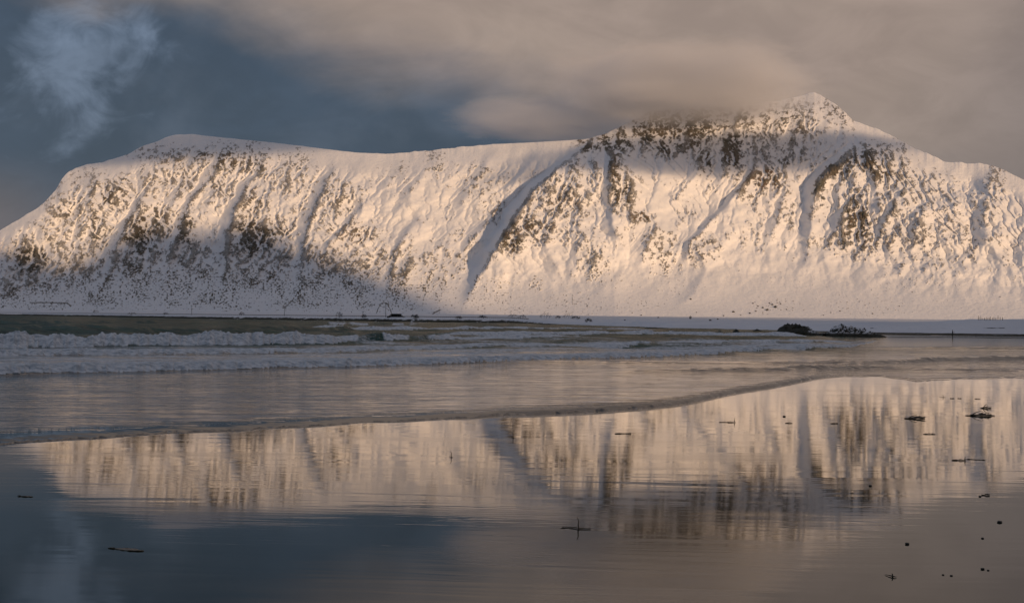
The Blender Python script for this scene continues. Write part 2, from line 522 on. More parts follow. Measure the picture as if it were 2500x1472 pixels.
    cov = np.clip(np.maximum(dens * 0.78 - 0.09, bgd), 0, 0.86)
    LINES = [([(917, 772), (921, 757), (929, 742), (937, 738), (945, 742), (952, 754), (957, 768)], 1.1), ([(1052, 770), (1060, 764), (1073, 757)], 2.2),
             ([(72, 739), (120, 738.5), (165, 740), (172, 748)], 1.6), ([(690, 752), (705, 742), (716, 730)], 1.3)]
    for pts, lw in LINES:
        a = np.array([lv(*p) for p in pts])
        sel = (PX > a[:, 0].min() - 9) & (PX < a[:, 0].max() + 9) & (PY > a[:, 1].min() - 9) & (PY < a[:, 1].max() + 9)
        sx, sy = PX[sel], PY[sel]
        best = np.full(sx.shape, 1e9)
        for i in range(len(a) - 1):
            ab = a[i + 1] - a[i]
            tt = np.clip(((sx - a[i, 0]) * ab[0] + (sy - a[i, 1]) * ab[1]) / (ab @ ab), 0, 1)
            best = np.minimum(best, np.hypot(sx - a[i, 0] - tt * ab[0], sy - a[i, 1] - tt * ab[1]))
        cov[sel] = np.maximum(cov[sel], (1.0 + 0.5 * fbm(sx / 5, sy / 5, 2, 0.6, 99)) * np.exp(-(best / lw) ** 2))
        N[sel] = np.maximum(N[sel], 0.62 * np.exp(-(best / lw) ** 2))
    rock = 0.50 + 1.6 * (cov - (1 - N))
    rock = np.clip(rock, -0.6, 1.4) * sst(T, 0.0, 0.02) - 0.5 * (cov < 0.02)
    rockm = sst(rock, 0.40, 0.66)
    D += rockm * env * (3.5 * ridged((U + 0.4 * warp) / 9, PY / 12, 3, 0.6, 91) + 1.0)
    R = R - D * sst(T, 0.0, 0.10)
    bare = np.clip(0.66 + 0.40 * sst(dens, 0.42, 0.88) + 0.42 * fbm(PX / 24, PY / 20, 3, 0.6, 97) + 0.25 * low, 0.42, 1.0)
    rust = blobs(PX, PY, RUST) * sst(fbm(PX / 14, PY / 12, 3, 0.6, 95), -0.15, 0.35)
    X = (PX - 1250) / F * R
    Z = ZC + (HZ - PY) / F * R
    # ---- the far side
    rows = []
    for k, (dr, dzv) in enumerate([(30, 4), (90, 30), (200, 110), (420, 300), (800, 900)]):
        Rb = R[-1] + dr
        rows.append(((px - 1250) / F * Rb, Rb, np.maximum(Z[-1] - dzv, -20)))
    X = np.vstack([X] + [r[0] for r in rows])
    Y = np.vstack([R] + [r[1] for r in rows])
    Z = np.vstack([Z] + [r[2] for r in rows])
    ex = np.zeros((5, len(px)))
    rock = np.vstack([rock, ex])
    rust = np.vstack([rust, ex])
    bare = np.vstack([bare, ex + 1])
    ob = grid_mesh('mountain', X, Y, Z, M_SNOW_ROCK, {'rock': rock, 'rust': rust, 'bare': bare})
    ob['kind'] = 'structure'
    ob['label'] = 'long snowy mountain wall with bare rock ribs above the bay'
    return ob


mountain()

# ------------------------------------------------------------------ unseen ridge added behind the camera to shade bay and left slope
EDGE = [(-100, 600), (56, 592), (120, 640), (170, 655), (240, 600), (330, 545), (420, 560), (520, 560), (600, 540), (700, 585), (780, 640),
        (870, 640), (960, 690), (1040, 735), (1120, 765)]


EDGE = [lv(*p) for p in EDGE]


def shading_ridge():
    L = 3200.0
    hx, hy = sun_h.x, sun_h.y
    lx, ly = -hy, hx                                   # lateral axis, to the right when facing the mountain
    te = math.tan(SUN_EL)
    prof = []
    for x, y in EDGE:
        e = (HZ - float(CREST(x))) / F
        tt = np.clip((PYB - y) / (PYB - float(CREST(x))), 0, 1)
        r = float(base_depth(np.array(float(x)), np.array(tt), np.array(e)))
        X, Y, Z = (x - 1250) / F * r, r, ZC + (HZ - y) / F * r
        prof.append((X * lx + Y * ly, Z + te * (L - (X * hx + Y * hy))))
    prof.sort()
    a = np.array([p for p in prof])
    last = a[-1]
    a = np.vstack([[(-3000, 250), (-1800, 420), (a[0, 0] - 500, a[0, 1] + 10)], a, [(last[0] + 60, last[1] - 60), (last[0] + 200, 190), (last[0] + 600, 110), (last[0] + 2000, 20)]])
    lat = np.linspace(-3000, 4200, 360)
    H = smooth1(np.interp(lat, a[:, 0], a[:, 1]), 5)  # skyline shaped to throw the wanted shadow edge on the mountain
    v = np.linspace(-1, 1, 41)
    LAT, V = np.meshgrid(lat, v)
    prof_v = np.where(V < 0, 1 - np.abs(V) ** 1.0, 1 - np.abs(V) ** 1.1)
    Zh = H[None, :] * prof_v
    Zh = Zh + 22 * ridged(LAT / 240, V * 3, 4, 0.5, 5) * prof_v * np.abs(V) ** 0.5
    dist = L + V * np.where(V < 0, 780, 1500)
    X = LAT * lx + dist * hx
    Y = LAT * ly + dist * hy
    rock = 0.5 * ridged(LAT / 160, V * 5, 4, 0.6, 6)
    ob = grid_mesh('added_ridge', X, Y, Zh - 4, M_SNOW_ROCK, {'rock': rock, 'rust': rock * 0, 'bare': rock * 0 + 1})
    ob['kind'] = 'structure'
    ob['label'] = 'unseen snowy ridge added behind the beach to shade the bay'


shading_ridge()
# ------------------------------------------------------------------ shore line, land, sand, sea
def depth_of(py, z=0.0):
    return (ZC - z) * F / np.maximum(py - HZ, 0.35)


def gpt(x, y, z=0.0):
    """the point at height z seen at photograph pixel (x, y)"""
    a, b = lv(x, y)
    Y = float(depth_of(b, z))
    return (a - 1250) / F * Y, Y


COAST = pl([(-500, 766), (-200, 767.5), (56, 770), (300, 774.5), (463, 777.5), (691, 781), (860, 783.5), (1000, 786), (1240, 789), (1400, 794), (1500, 798),
            (1640, 803), (1850, 806), (2150, 813.2), (2330, 815.6), (2444, 817.4), (2700, 820), (3100, 823)])
BANK = pl([(-500, 762), (-200, 763), (56, 764.3), (691, 771.4), (1000, 774.8), (1240, 777.6), (1330, 783), (1420, 787), (1500, 787), (1560, 784.5), (1640, 788), (1750, 791.5),
           (1860, 792.5), (1960, 790.5), (2060, 787.5), (2100, 787), (2200, 786), (2300, 784), (2370, 779.6), (2444, 780), (2700, 775), (3100, 770)])
WATER = -0.25
EDGEL = pl([(-500, 1150), (-200, 1112), (56, 1082), (180, 1073), (300, 1063), (600, 1046), (900, 1028), (1200, 1012), (1400, 1004), (1560, 993), (1640, 985), (1700, 974),
            (1750, 962), (1790, 954), (1840, 946), (1930, 931), (1990, 919), (2060, 912), (2200, 920), (2300, 921), (2444, 918), (2700, 914), (3100, 905)])


def sand_z(px, Y):
    sl = np.interp(px, [200, 900, 1300, 2000], [0.0135, 0.010, 0.0075, 0.0035])
    near = sl * (30 - Y)
    far = -0.0030 * (Y - 60) + sl * (-30)
    z = np.where(Y < 60, near, np.maximum(far, -0.9))
    k = sst(px, 1500, 1900)
    z = z * (1 - k * sst(Y, 60, 110)) + k * sst(Y, 60, 110) * -0.36
    # bars of bare sand on the flat where the walker stands
    xx, yy = px, HZ + ZC * F / Y
    b = lv(0, 0)
    Yl = Y + 3 * fbm(px / 160, Y / 30, 3, 0.5, 301)
    bar1 = np.exp(-((Yl - BAR1(px)) / 6.5) ** 4) * sst(px, 2105, 2200)
    bar2 = sst(Yl, BAR2(px) - 6, BAR2(px) + 2) * sst(px, 2060, 2130)
    z = z + 0.17 * bar1 + 0.26 * bar2
    return z


def _curve(pts, z=0.0):
    a = np.array([lv(*p) for p in pts])
    yy = (ZC - z) * F / (a[:, 1] - HZ)
    return lambda px: np.interp(px, a[:, 0], yy)


BAR1 = _curve([(2000, 822.5), (2150, 822.8), (2330, 823.2), (2444, 824.6), (2800, 829)], -0.2)
BAR2 = _curve([(2000, 816.5), (2150, 817.2), (2330, 818.6), (2444, 819.8), (2800, 823)], -0.2)


def wet_sand_material():
    m, t = mat_new('wet_sand')
    pos = t.n('ShaderNodeNewGeometry').outputs['Position']
    wet = attr(t, 'wet')
    n1 = t.noise(pos, 6.0, 5, 0.6)
    n2 = t.noise(t.mapping(pos, scale=(0.12, 0.5, 1)), 1.0, 4, 0.55)
    col = t.mix(t.sstep(n2, 0.3, 0.7), (0.010, 0.017, 0.013), (0.022, 0.027, 0.020))
    b = t.n('ShaderNodeBsdfPrincipled')
    t.link(col, b.inputs['Base Color'])
    b.inputs['IOR'].default_value = 1.48
    t.put(b.inputs['Roughness'], t.m('ADD', t.sstep(wet, 0.0, 1.0, 0.6, 0.030), t.sstep(n2, 0.46, 0.68, 0.0, 0.05)))
    t.put(b.inputs['Specular IOR Level'], t.sstep(wet, 0.0, 1.0, 0.12, 0.5))
    # the water film: long low ripples and a finer shiver in patches
    w1 = t.noise(t.mapping(pos, scale=(0.16, 1.25, 1), rot=(0, 0, 0.10)), 1.0, 3, 0.5, 0.7)
    w2 = t.noise(t.mapping(pos, scale=(0.5, 4.2, 1), rot=(0, 0, -0.06)), 1.0, 3, 0.55, 0.4)
    pt = t.sstep(t.noise(t.mapping(pos, scale=(0.05, 0.16, 1)), 1.0, 3, 0.5), 0.42, 0.62)
    h = t.m('ADD', t.m('MULTIPLY', w1, 1.0), t.m('MULTIPLY', t.m('MULTIPLY', w2, 0.42), t.m('MULTIPLY_ADD', pt, 1.0, 0.25)))
    h = t.m('ADD', h, t.m('MULTIPLY', n1, t.sstep(wet, 0.0, 0.7, 3.0, 0.0)))
    t.link(bump(t, h, 1.0, 0.0032), b.inputs['Normal'])
    finish(t, b.outputs[0])
    return m


def beach():
    py = np.concatenate([np.linspace(793, 850, 170), np.linspace(851, 1100, 140), np.linspace(1102, 1560, 110), [1700, 2000, 2600]])
    px = np.concatenate([np.linspace(-3000, -300, 30), np.linspace(-280, 2800, 420), np.linspace(2900, 5500, 30)])
    PX, PY = np.meshgrid(px, py)
    Y = ZC * F / (PY - HZ)
    X = (PX - 1250) / F * Y
    Z = sand_z(PX, Y)
    wet = np.where(Y > 120, 1 - sst(Z, WATER - 0.03, WATER + 0.02), 1.0)
    ob = grid_mesh('beach', X, Y, Z, wet_sand_material(), {'wet': wet}, flip=True)
    ob['kind'] = 'structure'
    ob['label'] = 'mirror-smooth wet sand beach sloping to the sea'


beach()

# ---- waves: front line (x, y), height along it, length of face and back in metres
WAVES = [
    dict(f=[(-300, 930), (56, 913), (300, 909), (600, 901), (840, 896), (1100, 888), (1200, 884), (1330, 880), (1640, 872), (1870, 862), (1970, 857), (2080, 848), (2125, 838), (2160, 826)],
         a=[(-300, .42), (56, .42), (900, .38), (1250, .34), (1330, .28), (1640, .30), (2000, .26), (2120, .16), (2150, 0)], wf=1.3, wb=10, foam=12, fs=1.0, seed=1),
    dict(f=[(-300, 878), (56, 869), (400, 867), (800, 863), (1100, 856), (1500, 850), (1900, 842), (2100, 836)],
         a=[(-300, .45), (56, .45), (700, .34), (1000, .28), (1300, .24), (1700, .26), (2000, .2), (2100, 0)], wf=1.4, wb=9, foam=10, fs=.95, seed=2),
    dict(f=[(-300, 858), (56, 853), (300, 851), (600, 849), (800, 846), (900, 842), (1000, 840)],
         a=[(-300, 1.2), (56, 1.15), (300, 1.05), (500, 1.15), (770, 1.1), (810, .6), (880, .0)], wf=2.6, wb=7, foam=6.5, fs=1.25, seed=3),
    dict(f=[(700, 842), (850, 840), (1000, 838), (1200, 834), (1300, 832), (1500, 828)],
         a=[(740, 0), (830, .6), (900, .8), (1000, .85), (1080, .6), (1200, .45), (1300, .35), (1450, .0)], wf=3, wb=9, foam=8, fs=.95, seed=4, gaps=[(880, 930), (1005, 1040)]),
    dict(f=[(1050, 825), (1200, 824), (1350, 823), (1500, 822), (1600, 821), (1750, 823), (1900, 825), (1960, 826)],
         a=[(1050, 0), (1120, .75), (1180, .62), (1300, .45), (1400, .5), (1500, .55), (1560, .85), (1610, .5), (1750, .4), (1850, .45), (1905, .75), (1935, .5), (1975, 0)], wf=3, wb=10, foam=11, fs=1.05, seed=5),
    dict(f=[(-300, 826), (56, 822), (300, 820), (600, 817), (800, 814), (950, 808)],
         a=[(-300, 1.3), (56, 1.1), (150, 1.2), (260, .9), (420, .8), (600, .9), (760, 1.0), (820, .7), (960, 0)], wf=9, wb=22, foam=0, fs=0, seed=6),
    dict(f=[(500, 812), (700, 812), (800, 811), (1000, 810), (1200, 806), (1400, 806), (1700, 810)],
         a=[(600, 0), (760, .3), (800, .9), (1000, .7), (1200, .5), (1400, .4), (1700, 0)], wf=5, wb=16, foam=6, fs=.8, seed=7),
    dict(f=[(-300, 797), (56, 794), (400, 793), (700, 795), (1000, 797), (1300, 799)],
         a=[(-300, 1.0), (56, .9), (400, .8), (700, .9), (840, .9), (1000, .9), (1200, .5), (1350, 0)], wf=12, wb=30, foam=5, fs=.7, seed=8, only=[(800, 1020)]),
    dict(f=[(-300, 785), (56, 783), (400, 785), (800, 790), (1000, 792), (1200, 795)],
         a=[(-300, .9), (56, .9), (400, .7), (800, .6), (1000, .6), (1200, 0)], wf=16, wb=40, foam=0, fs=0, seed=9),
    # thin runnels of the swash on the right
    dict(f=[(1450, 912), (1640, 910), (1850, 912), (1950, 909), (2010, 906), (2120, 901), (2200, 903), (2444, 908)],
         a=[(1450, 0), (1600, .14), (1850, .22), (1990, .30), (2060, .28), (2120, .22), (2300, .15), (2444, .18), (2700, .18)], wf=2.2, wb=5, foam=1.2, fs=.10, seed=10),
    dict(f=[(1150, 886), (1500, 887), (1800, 889), (2000, 890), (2090, 893), (2200, 888), (2300, 882), (2444, 880), (2700, 876)],
         a=[(1150, 0), (1300, .12), (1800, .12), (1950, .20), (2100, .30), (2250, .32), (2444, .32), (2700, .32)], wf=2.4, wb=5, foam=1.5, fs=.12, seed=11),
    dict(f=[(2000, 850), (2200, 851), (2444, 853), (2700, 853)], a=[(2060, 0), (2200, .20), (2444, .24), (2700, .24)], wf=3.2, wb=7, foam=0, fs=0, seed=12),
    dict(f=[(2140, 833), (2250, 834), (2444, 836), (2700, 838)], a=[(2130, 0), (2200, .2), (2300, .16), (2444, .2), (2700, .2)], wf=4, wb=8, foam=2, fs=.10, seed=13),
]


def water_material():
    m, t = mat_new('sea_water')
    pos = t.n('ShaderNodeNewGeometry').outputs['Position']
    foam = attr(t, 'foam')
    rip = attr(t, 'ripple')
    n1 = t.noise(t.mapping(pos, scale=(0.7, 1.0, 1.0)), 2.2, 6, 0.68)
    n0 = t.noise(t.mapping(pos, scale=(0.10, 0.5, 1.0)), 1.0, 4, 0.6)
    f = t.m('ADD', foam, t.m('MULTIPLY', t.m('SUBTRACT', n1, 0.5), 1.1))
    f = t.m('ADD', f, t.m('MULTIPLY', t.m('SUBTRACT', n0, 0.5), 1.2))
    f = t.m('MULTIPLY', t.sstep(f, 0.30, 0.80), t.sstep(foam, 0.0, 0.12))
    deep = attr(t, 'deep')
    body = t.mix(deep, (0.026, 0.030, 0.026), (0.010, 0.034, 0.026))
    b = t.n('ShaderNodeBsdfPrincipled')
    t.link(body, b.inputs['Base Color'])
    b.inputs['IOR'].default_value = 1.33
    b.inputs['Roughness'].default_value = 0.06
    w1 = t.noise(t.mapping(pos, scale=(0.22, 1.15, 1), rot=(0, 0, 0.08)), 1.0, 2, 0.5, 0.5)
    w2 = t.noise(t.mapping(pos, scale=(0.05, 0.22, 1), rot=(0, 0, -0.05)), 1.0, 4, 0.55, 0.4)
    w3 = t.noise(t.mapping(pos, scale=(1.1, 4.6, 1), rot=(0, 0, 0.15)), 1.0, 4, 0.6, 0.6)
    h = t.m('ADD', t.m('MULTIPLY', w1, 1.0), t.m('MULTIPLY', w2, 1.4))
    w4 = t.noise(t.mapping(pos, scale=(0.10, 0.55, 1), rot=(0, 0, 0.04)), 1.0, 3, 0.6, 0.8)
    h = t.m('ADD', t.m('ADD', h, t.m('MULTIPLY', w3, 0.10)), t.m('MULTIPLY', w4, 1.5))
    h = t.m('MULTIPLY', h, rip)
    nrm = bump(t, h, 1.0, 0.05)
    t.link(nrm, b.inputs['Normal'])
    # open water: unresolved steep wavelets face the viewer, so little is mirrored
    dd = t.n('ShaderNodeBsdfDiffuse')
    t.link(t.mix(t.sstep(w2, 0.35, 0.65), (0.004, 0.034, 0.025), (0.014, 0.066, 0.049)), dd.inputs['Color'])
    gl = t.n('ShaderNodeBsdfGlossy')
    gl.inputs['Roughness'].default_value = 0.14
    t.link(nrm, gl.inputs['Normal'])
    fr = t.n('ShaderNodeFresnel')
    fr.inputs['IOR'].default_value = 1.33
    t.link(nrm, fr.inputs['Normal'])
    ow = t.n('ShaderNodeMixShader')
    t.link(t.m('MINIMUM', t.m('MULTIPLY', fr.outputs[0], 0.50), 0.22), ow.inputs[0])
    t.link(dd.outputs[0], ow.inputs[1])
    t.link(gl.outputs[0], ow.inputs[2])
    wm = t.n('ShaderNodeMixShader')
    t.link(deep, wm.inputs[0])
    t.link(b.outputs[0], wm.inputs[1])
    t.link(ow.outputs[0], wm.inputs[2])
    fb = t.n('ShaderNodeBsdfPrincipled')
    fc = t.mix(t.sstep(n1, 0.35, 0.62), (0.36, 0.42, 0.47), (0.80, 0.83, 0.86))
    t.link(fc, fb.inputs['Base Color'])
    fb.inputs['Roughness'].default_value = 0.6
    fb.inputs['Specular IOR Level'].default_value = 0.2
    nf = t.noise(pos, 3.2, 6, 0.68)
    t.link(bump(t, nf, 0.9, 0.22), fb.inputs['Normal'])
    mx = t.n('ShaderNodeMixShader')
    t.link(f, mx.inputs[0])
    t.link(wm.outputs[0], mx.inputs[1])
    t.link(fb.outputs[0], mx.inputs[2])
    finish(t, mx.outputs[0])
    return m


def sea():
    py = np.concatenate([HZ + np.geomspace(0.9, 12, 40)[:-1], np.arange(HZ + 12, 826, 0.34), np.arange(826, 856, 0.6), np.arange(856, 930, 0.85), np.arange(930, 1115, 1.3), [1125, 1140]])
    px = np.concatenate([np.linspace(-1500, -260, 60), np.linspace(-250, 2700, 1240), np.linspace(2720, 4200, 50)])
    PX, PY = np.meshgrid(px, py)
    Y = (ZC - WATER * 0.5) * F / (PY - HZ)
    X = (PX - 1250) / F * Y
    zs = sand_z(PX, Y)
    # edge of the swash
    ed = EDGEL(px)
    Ye = (ZC + 0.0) * F / (ed - HZ)
    Ye0 = Ye * (1 + 0.022 * fbm(px / 160, px * 0, 2, 0.4, 402) + 0.10 * sst(px, 1990, 2120) * fbm(px / 110, px * 0, 2, 0.4, 403))
    q0 = Y - Ye0[None, :]
    Ye = Ye * (1 + 0.012 * fbm(px / 26, px * 0, 4, 0.6, 401) + 0.022 * fbm(px / 160, px * 0, 3, 0.5, 402) + 0.10 * sst(px, 1990, 2120) * fbm(px / 110, px * 0, 4, 0.55, 403))
    q = Y - Ye[None, :]
    thick = ((0.10 + 0.05 * sst(PX, 900, 1500)) * sst(q0, -0.25, 1.15) + 0.012 * sst(q, -0.05, 0.15)) * (1 - 0.75 * sst(PX, 1960, 2080)) - 0.004
    thick = np.where(q < 0, -0.10 * sst(-q, 0, 1.0) - 0.012, thick)
    sheet = zs + thick
    lvl = sst(q, 6, 45)
    Z = sheet * (1 - lvl) + WATER * lvl
    Z = np.where(q < 0, sheet, Z)
    Z = np.maximum(Z, np.where(q > 3, WATER, -9))
    far = sst(Y, 30, 90)
    Z = Z + np.where(q > 0, 1, 0) * sst(q, 1, 20) * (0.025 * fbm(X / 4, Y / 1.6, 3, 0.5, 411))
    foam = np.zeros_like(Y)
    h_all = np.zeros_like(Y)
    tough = np.zeros_like(Y)
    for wv in WAVES:
        fp = np.array([lv(*p) for p in wv['f']])
        Yf = np.interp(px, fp[:, 0], (ZC - WATER) * F / (fp[:, 1] - HZ))
        A = np.interp(px, [p[0] for p in wv['a']], [p[1] for p in wv['a']])
        A = np.where((px < wv['f'][0][0] + 0) & (wv['f'][0][0] > -200), 0, A)
        sd = wv['seed'] * 10 + 500
        Yf = Yf * (1 + 0.012 * fbm(px / 60, px * 0, 3, 0.5, sd) + (0.006 if wv['fs'] > 0.5 else 0.001) * fbm(px / 14, px * 0, 3, 0.6, sd + 3))
        fmy = wv['fs'] > 0.5
        A = A * (1 + 0.55 * fbm(px / 80, px * 0, 3, 0.5, sd + 5) + (0.12 if fmy else 0.0) * fbm(px / 5, px * 0, 3, 0.6, sd + 6))
        qq = Y - Yf[None, :]
        wf, wb = wv['wf'], wv['wb']
        prof = np.where(qq < wf, sst(qq, 0, wf) ** 1.15, np.exp(-((np.maximum(qq - wf, 0)) / wb) ** 1.2))
        h = A[None, :] * prof
        h_all = np.maximum(h_all, h) + 0.25 * np.minimum(h_all, h)
        if wv['fs'] > 0:
            fm = np.where(qq < 0, 0, np.where(qq < wf + 0.4, 1, np.exp(-((qq - wf - 0.4) / wv['foam']) ** 2)))
            ks = np.ones_like(px)
            for g0, g1 in wv.get('gaps', []):
                ks *= 1 - sst(px, g0 - 14, g0 + 6) * (1 - sst(px, g1 - 6, g1 + 14))
            if 'only' in wv:
                kk = np.zeros_like(px)
                for g0, g1 in wv['only']:
                    kk = np.maximum(kk, sst(px, g0 - 10, g0 + 10) * (1 - sst(px, g1 - 40, g1 + 40)) * sst(fbm(px / 50, px * 0, 2, 0.5, sd + 8), -0.15, 0.1))
                ks = kk
            fm = fm * wv['fs'] * (ks * sst(A, 0.02, 0.10))[None, :]
            foam = np.maximum(foam, fm)
            tough = np.maximum(tough, fm * np.minimum(A[None, :], 1))
    # spent foam between the breaking lines
    f1 = np.array([lv(*p) for p in WAVES[0]['f']])
    Yb = np.interp(px, f1[:, 0], (ZC - WATER) * F / (f1[:, 1] - HZ))
    zone = sst(Y - Yb[None, :], 0.5, 4) * (1 - sst(Y - Yb[None, :], 32, 62)) * (1 - sst(PX, 2060, 2170))
    sp = 0.60 + 0.66 * fbm(X / 11, Y / 2.2, 4, 0.62, 601)
    foam = np.maximum(foam, zone * sp)
    z2 = sst(Y, 100, 130) * (1 - sst(Y, 170, 230)) * sst(PX, 820, 900) * (1 - sst(PX, 1850, 2100))
    foam = np.maximum(foam, z2 * (0.40 + 0.6 * fbm(X / 12, Y / 4.0, 4, 0.6, 603)))
    for wi in (1, 2, 3, 4):
        fp = np.array([lv(*p) for p in WAVES[wi]['f']])
        Yf = np.interp(px, fp[:, 0], (ZC - WATER) * F / (fp[:, 1] - HZ))
        Aw = np.interp(px, [p[0] for p in WAVES[wi]['a']], [p[1] for p in WAVES[wi]['a']])
        gap = np.exp(-((Y - Yf[None, :] + 1.6 + 1.2 * fbm(X / 7, Y / 3, 2, 0.5, 640 + wi)) / 1.7) ** 2) * sst(fbm(X / 14, Y / 20, 3, 0.6, 650 + wi), -0.25, 0.2)
        foam = foam * (1 - 0.8 * gap * sst(Aw, 0.05, 0.2)[None, :])
    foam = foam * np.where(q > 0, 1, 0)
    lace = sst(-np.abs(q - 0.16), -0.16, 0) * 0.30 * sst(fbm(px / 12, px * 0, 3, 0.6, 605), -0.2, 0.3)[None, :]
    foam = np.maximum(foam, np.where((q > 0) & (Y < 90), lace, 0))
    h_all = h_all + foam * (0.04 + 0.17 * tough) * (0.6 + 1.1 * fbm(X / 0.75, Y / 0.9, 4, 0.66, 611) + 0.6 * fbm(X / 3.5, Y / 2.0, 2, 0.5, 613))
    swell = (0.30 * fbm(X / 26, Y / 9, 3, 0.55, 621) + 0.62 * ridged(X / 34, (Y + 6 * fbm(X / 60, Y / 60, 2, 0.5, 625)) / 13, 2, 0.4, 623)) * sst(Y, 95, 150) * (1 - 0.85 * sst(PX, 1900, 2100))
    Z = Z + np.where(q > 0, h_all, 0) + swell
    # gentle where the flat is sheltered
    rip = 0.22 + 0.78 * sst(q, 0.8, 3.0) 
    calm = sst(PX, 2090, 2180) * sst(Y, 148 + 20 * sst(PX, 2200, 2450), 172 + 20 * sst(PX, 2200, 2450))
    rip = rip * (1 - 0.96 * calm) * (1.25 + 0.9 * sst(Y, 30, 90) + (1.8 - 0.8 * sst(PX, 1700, 2100)) * sst(Y, 100, 200))
    Z = Z * (1 - calm) + WATER * calm
    deep = sst(Y, 95, 140) * (1 - 0.6 * sst(PX, 1900, 2200))
    ob = grid_mesh('sea', X, Y, Z, water_material(), {'foam': foam, 'ripple': rip, 'deep': deep}, flip=True)
    ob['kind'] = 'structure'
    ob['label'] = 'grey-green sea with breaking white surf and a thin sheet of swash'


sea()


def shore_material():
    m, t = mat_new('shore_snow')
    pos = t.n('ShaderNodeNewGeometry').outputs['Position']
    dark = attr(t, 'dark')
    n1 = t.noise(t.mapping(pos, scale=(1, 1, 2)), 0.35, 6, 0.7)
    r = t.m('ADD', dark, t.m('MULTIPLY', t.m('SUBTRACT', n1, 0.5), 1.3))
    fac = t.m('MULTIPLY', t.sstep(r, 0.46, 0.60), t.sstep(dark, 0.0, 0.15))
    n2 = t.noise(pos, 0.05, 5, 0.6)
    snow = t.mix(t.sstep(n2, 0.3, 0.7), (0.80, 0.80, 0.82), (0.72, 0.73, 0.76))
    col = t.mix(fac, snow, t.mix(n1, (0.022, 0.026, 0.020), (0.06, 0.055, 0.04)))
    b = t.n('ShaderNodeBsdfPrincipled')
    t.link(col, b.inputs['Base Color'])
    b.inputs['Roughness'].default_value = 0.85
    b.inputs['Specular IOR Level'].default_value = 0.15
    t.link(bump(t, t.noise(pos, 0.6, 6, 0.62), 0.6, 0.5), b.inputs['Normal'])
    finish(t, b.outputs[0])
    return m


M_SHORE = shore_material()


def land_z(px, Y):
    Yc = depth_of(COAST(px))
    bw = np.interp(px, [56, 1000, 1300, 1600, 2444], [14, 12, 14, 22, 30])
    zt = ZC + (HZ - BANK(px)) / F * (Yc + bw)
    zt = np.clip(zt, 0.8, 8)
    q = Y - Yc
    t = np.clip(q / bw, 0, 1)
    rise = np.where(px > 1800, np.interp(t, [0, .06, .4, .8, 1], [0, .07, .40, .86, 1]), np.interp(t, [0, .06, .4, .8, 1], [0, .16, .42, .86, 1]))
    plain = 3.0 + 5.0 * sst(Y, 900, 1800)
    back = sst(q, bw * 1.2, bw * 1.2 + 160)
    top = np.where(px > 1290, zt - 0.9 * sst(q, bw, bw * 2.2), zt)
    z = np.where(q < bw, rise * zt, top * (1 - back) + plain * back)
    return np.where(q < 0, np.maximum(q * 0.12, -1.6), z), q, bw


def shore():
    px = np.concatenate([np.linspace(-3500, -260, 60), np.linspace(-250, 2750, 1000), np.linspace(2760, 6000, 60)])
    s = np.concatenate([np.linspace(-12, 0, 6)[:-1], np.linspace(0, 44, 60), np.geomspace(46, 2000, 44)])
    PX, Q = np.meshgrid(px, s)
    Yc = depth_of(COAST(px))[None, :]
    Y = Yc + Q
    Z, q, bw = land_z(PX, Y)
    X = (PX - 1250) / F * Y
    Z = Z + sst(q, 0, 4) * (0.14 * fbm(X / 5, Y / 5, 4, 0.55, 701) + 0.22 * fbm(X / 16, Y / 9, 3, 0.5, 703) * sst(PX, 1280, 1400))
    leftk = 1 - sst(PX, 1250, 1420)
    rock = sst(q, -3, 0.4) * (1 - 0.9 * sst(q, 1.5, np.maximum(bw * 0.75, 3)))
    dark = leftk * (0.25 + 0.74 * rock * (0.8 + 0.8 * fbm(X / 14, Y / 6, 3, 0.6, 711))) + (1 - leftk) * (0.9 * sst(q, -3, 0.2) * (1 - sst(q, 0.8, 2.2)))
    dark = np.where(q > 60, 0.22 + 0.3 * fbm(X / 30, Y / 40, 3, 0.6, 715), dark)
    wr = np.exp(-((q - bw * 0.42) / (0.5 + 0.03 * bw)) ** 2) * sst(PX, 1950, 2080)
    dark = np.maximum(dark, 0.62 * wr * (0.7 + 0.9 * fbm(X / 8, X * 0, 3, 0.6, 713)))
    Z = Z + np.where(dark > 0.45, 1, 0) * leftk * 0.5 * np.abs(fbm(X / 2.2, Y / 2.2, 3, 0.6, 721))
    ob = grid_mesh('shore', X, Y, Z, M_SHORE, {'dark': dark}, flip=False)
    ob['kind'] = 'structure'
    ob['label'] = 'snow covered shore and low dunes with a dark tide line'


shore()


# ------------------------------------------------------------------ clouds
def cloud_material(name, dens, nscale, cut, seed, z_soft=1.0):
    m, t = mat_new(name)
    oc = t.n('ShaderNodeTexCoord').outputs['Object']
    ln = t.n('ShaderNodeVectorMath', operation='LENGTH')
    t.link(oc, ln.inputs[0])
    fall = t.sstep(ln.outputs['Value'], 1.0, 0.35)
    n1 = t.noise(t.mapping(oc, loc=(seed, seed * 0.7, 0)), nscale, 5, 0.55, 0.3)
    d = t.m('SUBTRACT', t.m('ADD', fall, t.m('MULTIPLY', t.m('SUBTRACT', n1, 0.5), 1.6)), cut)
    d = t.m('MULTIPLY', t.m('MULTIPLY', t.m('MAXIMUM', d, 0.0), t.sstep(ln.outputs['Value'], 1.0, 0.8)), dens)
    v = t.n('ShaderNodeVolumePrincipled')
    v.inputs['Color'].default_value = (0.99, 0.99, 0.99, 1)
    v.inputs['Anisotropy'].default_value = 0.0
    t.put(v.inputs['Density'], d)
    o = t.n('ShaderNodeOutputMaterial')
    t.link(v.outputs[0], o.inputs['Volume'])
    return m


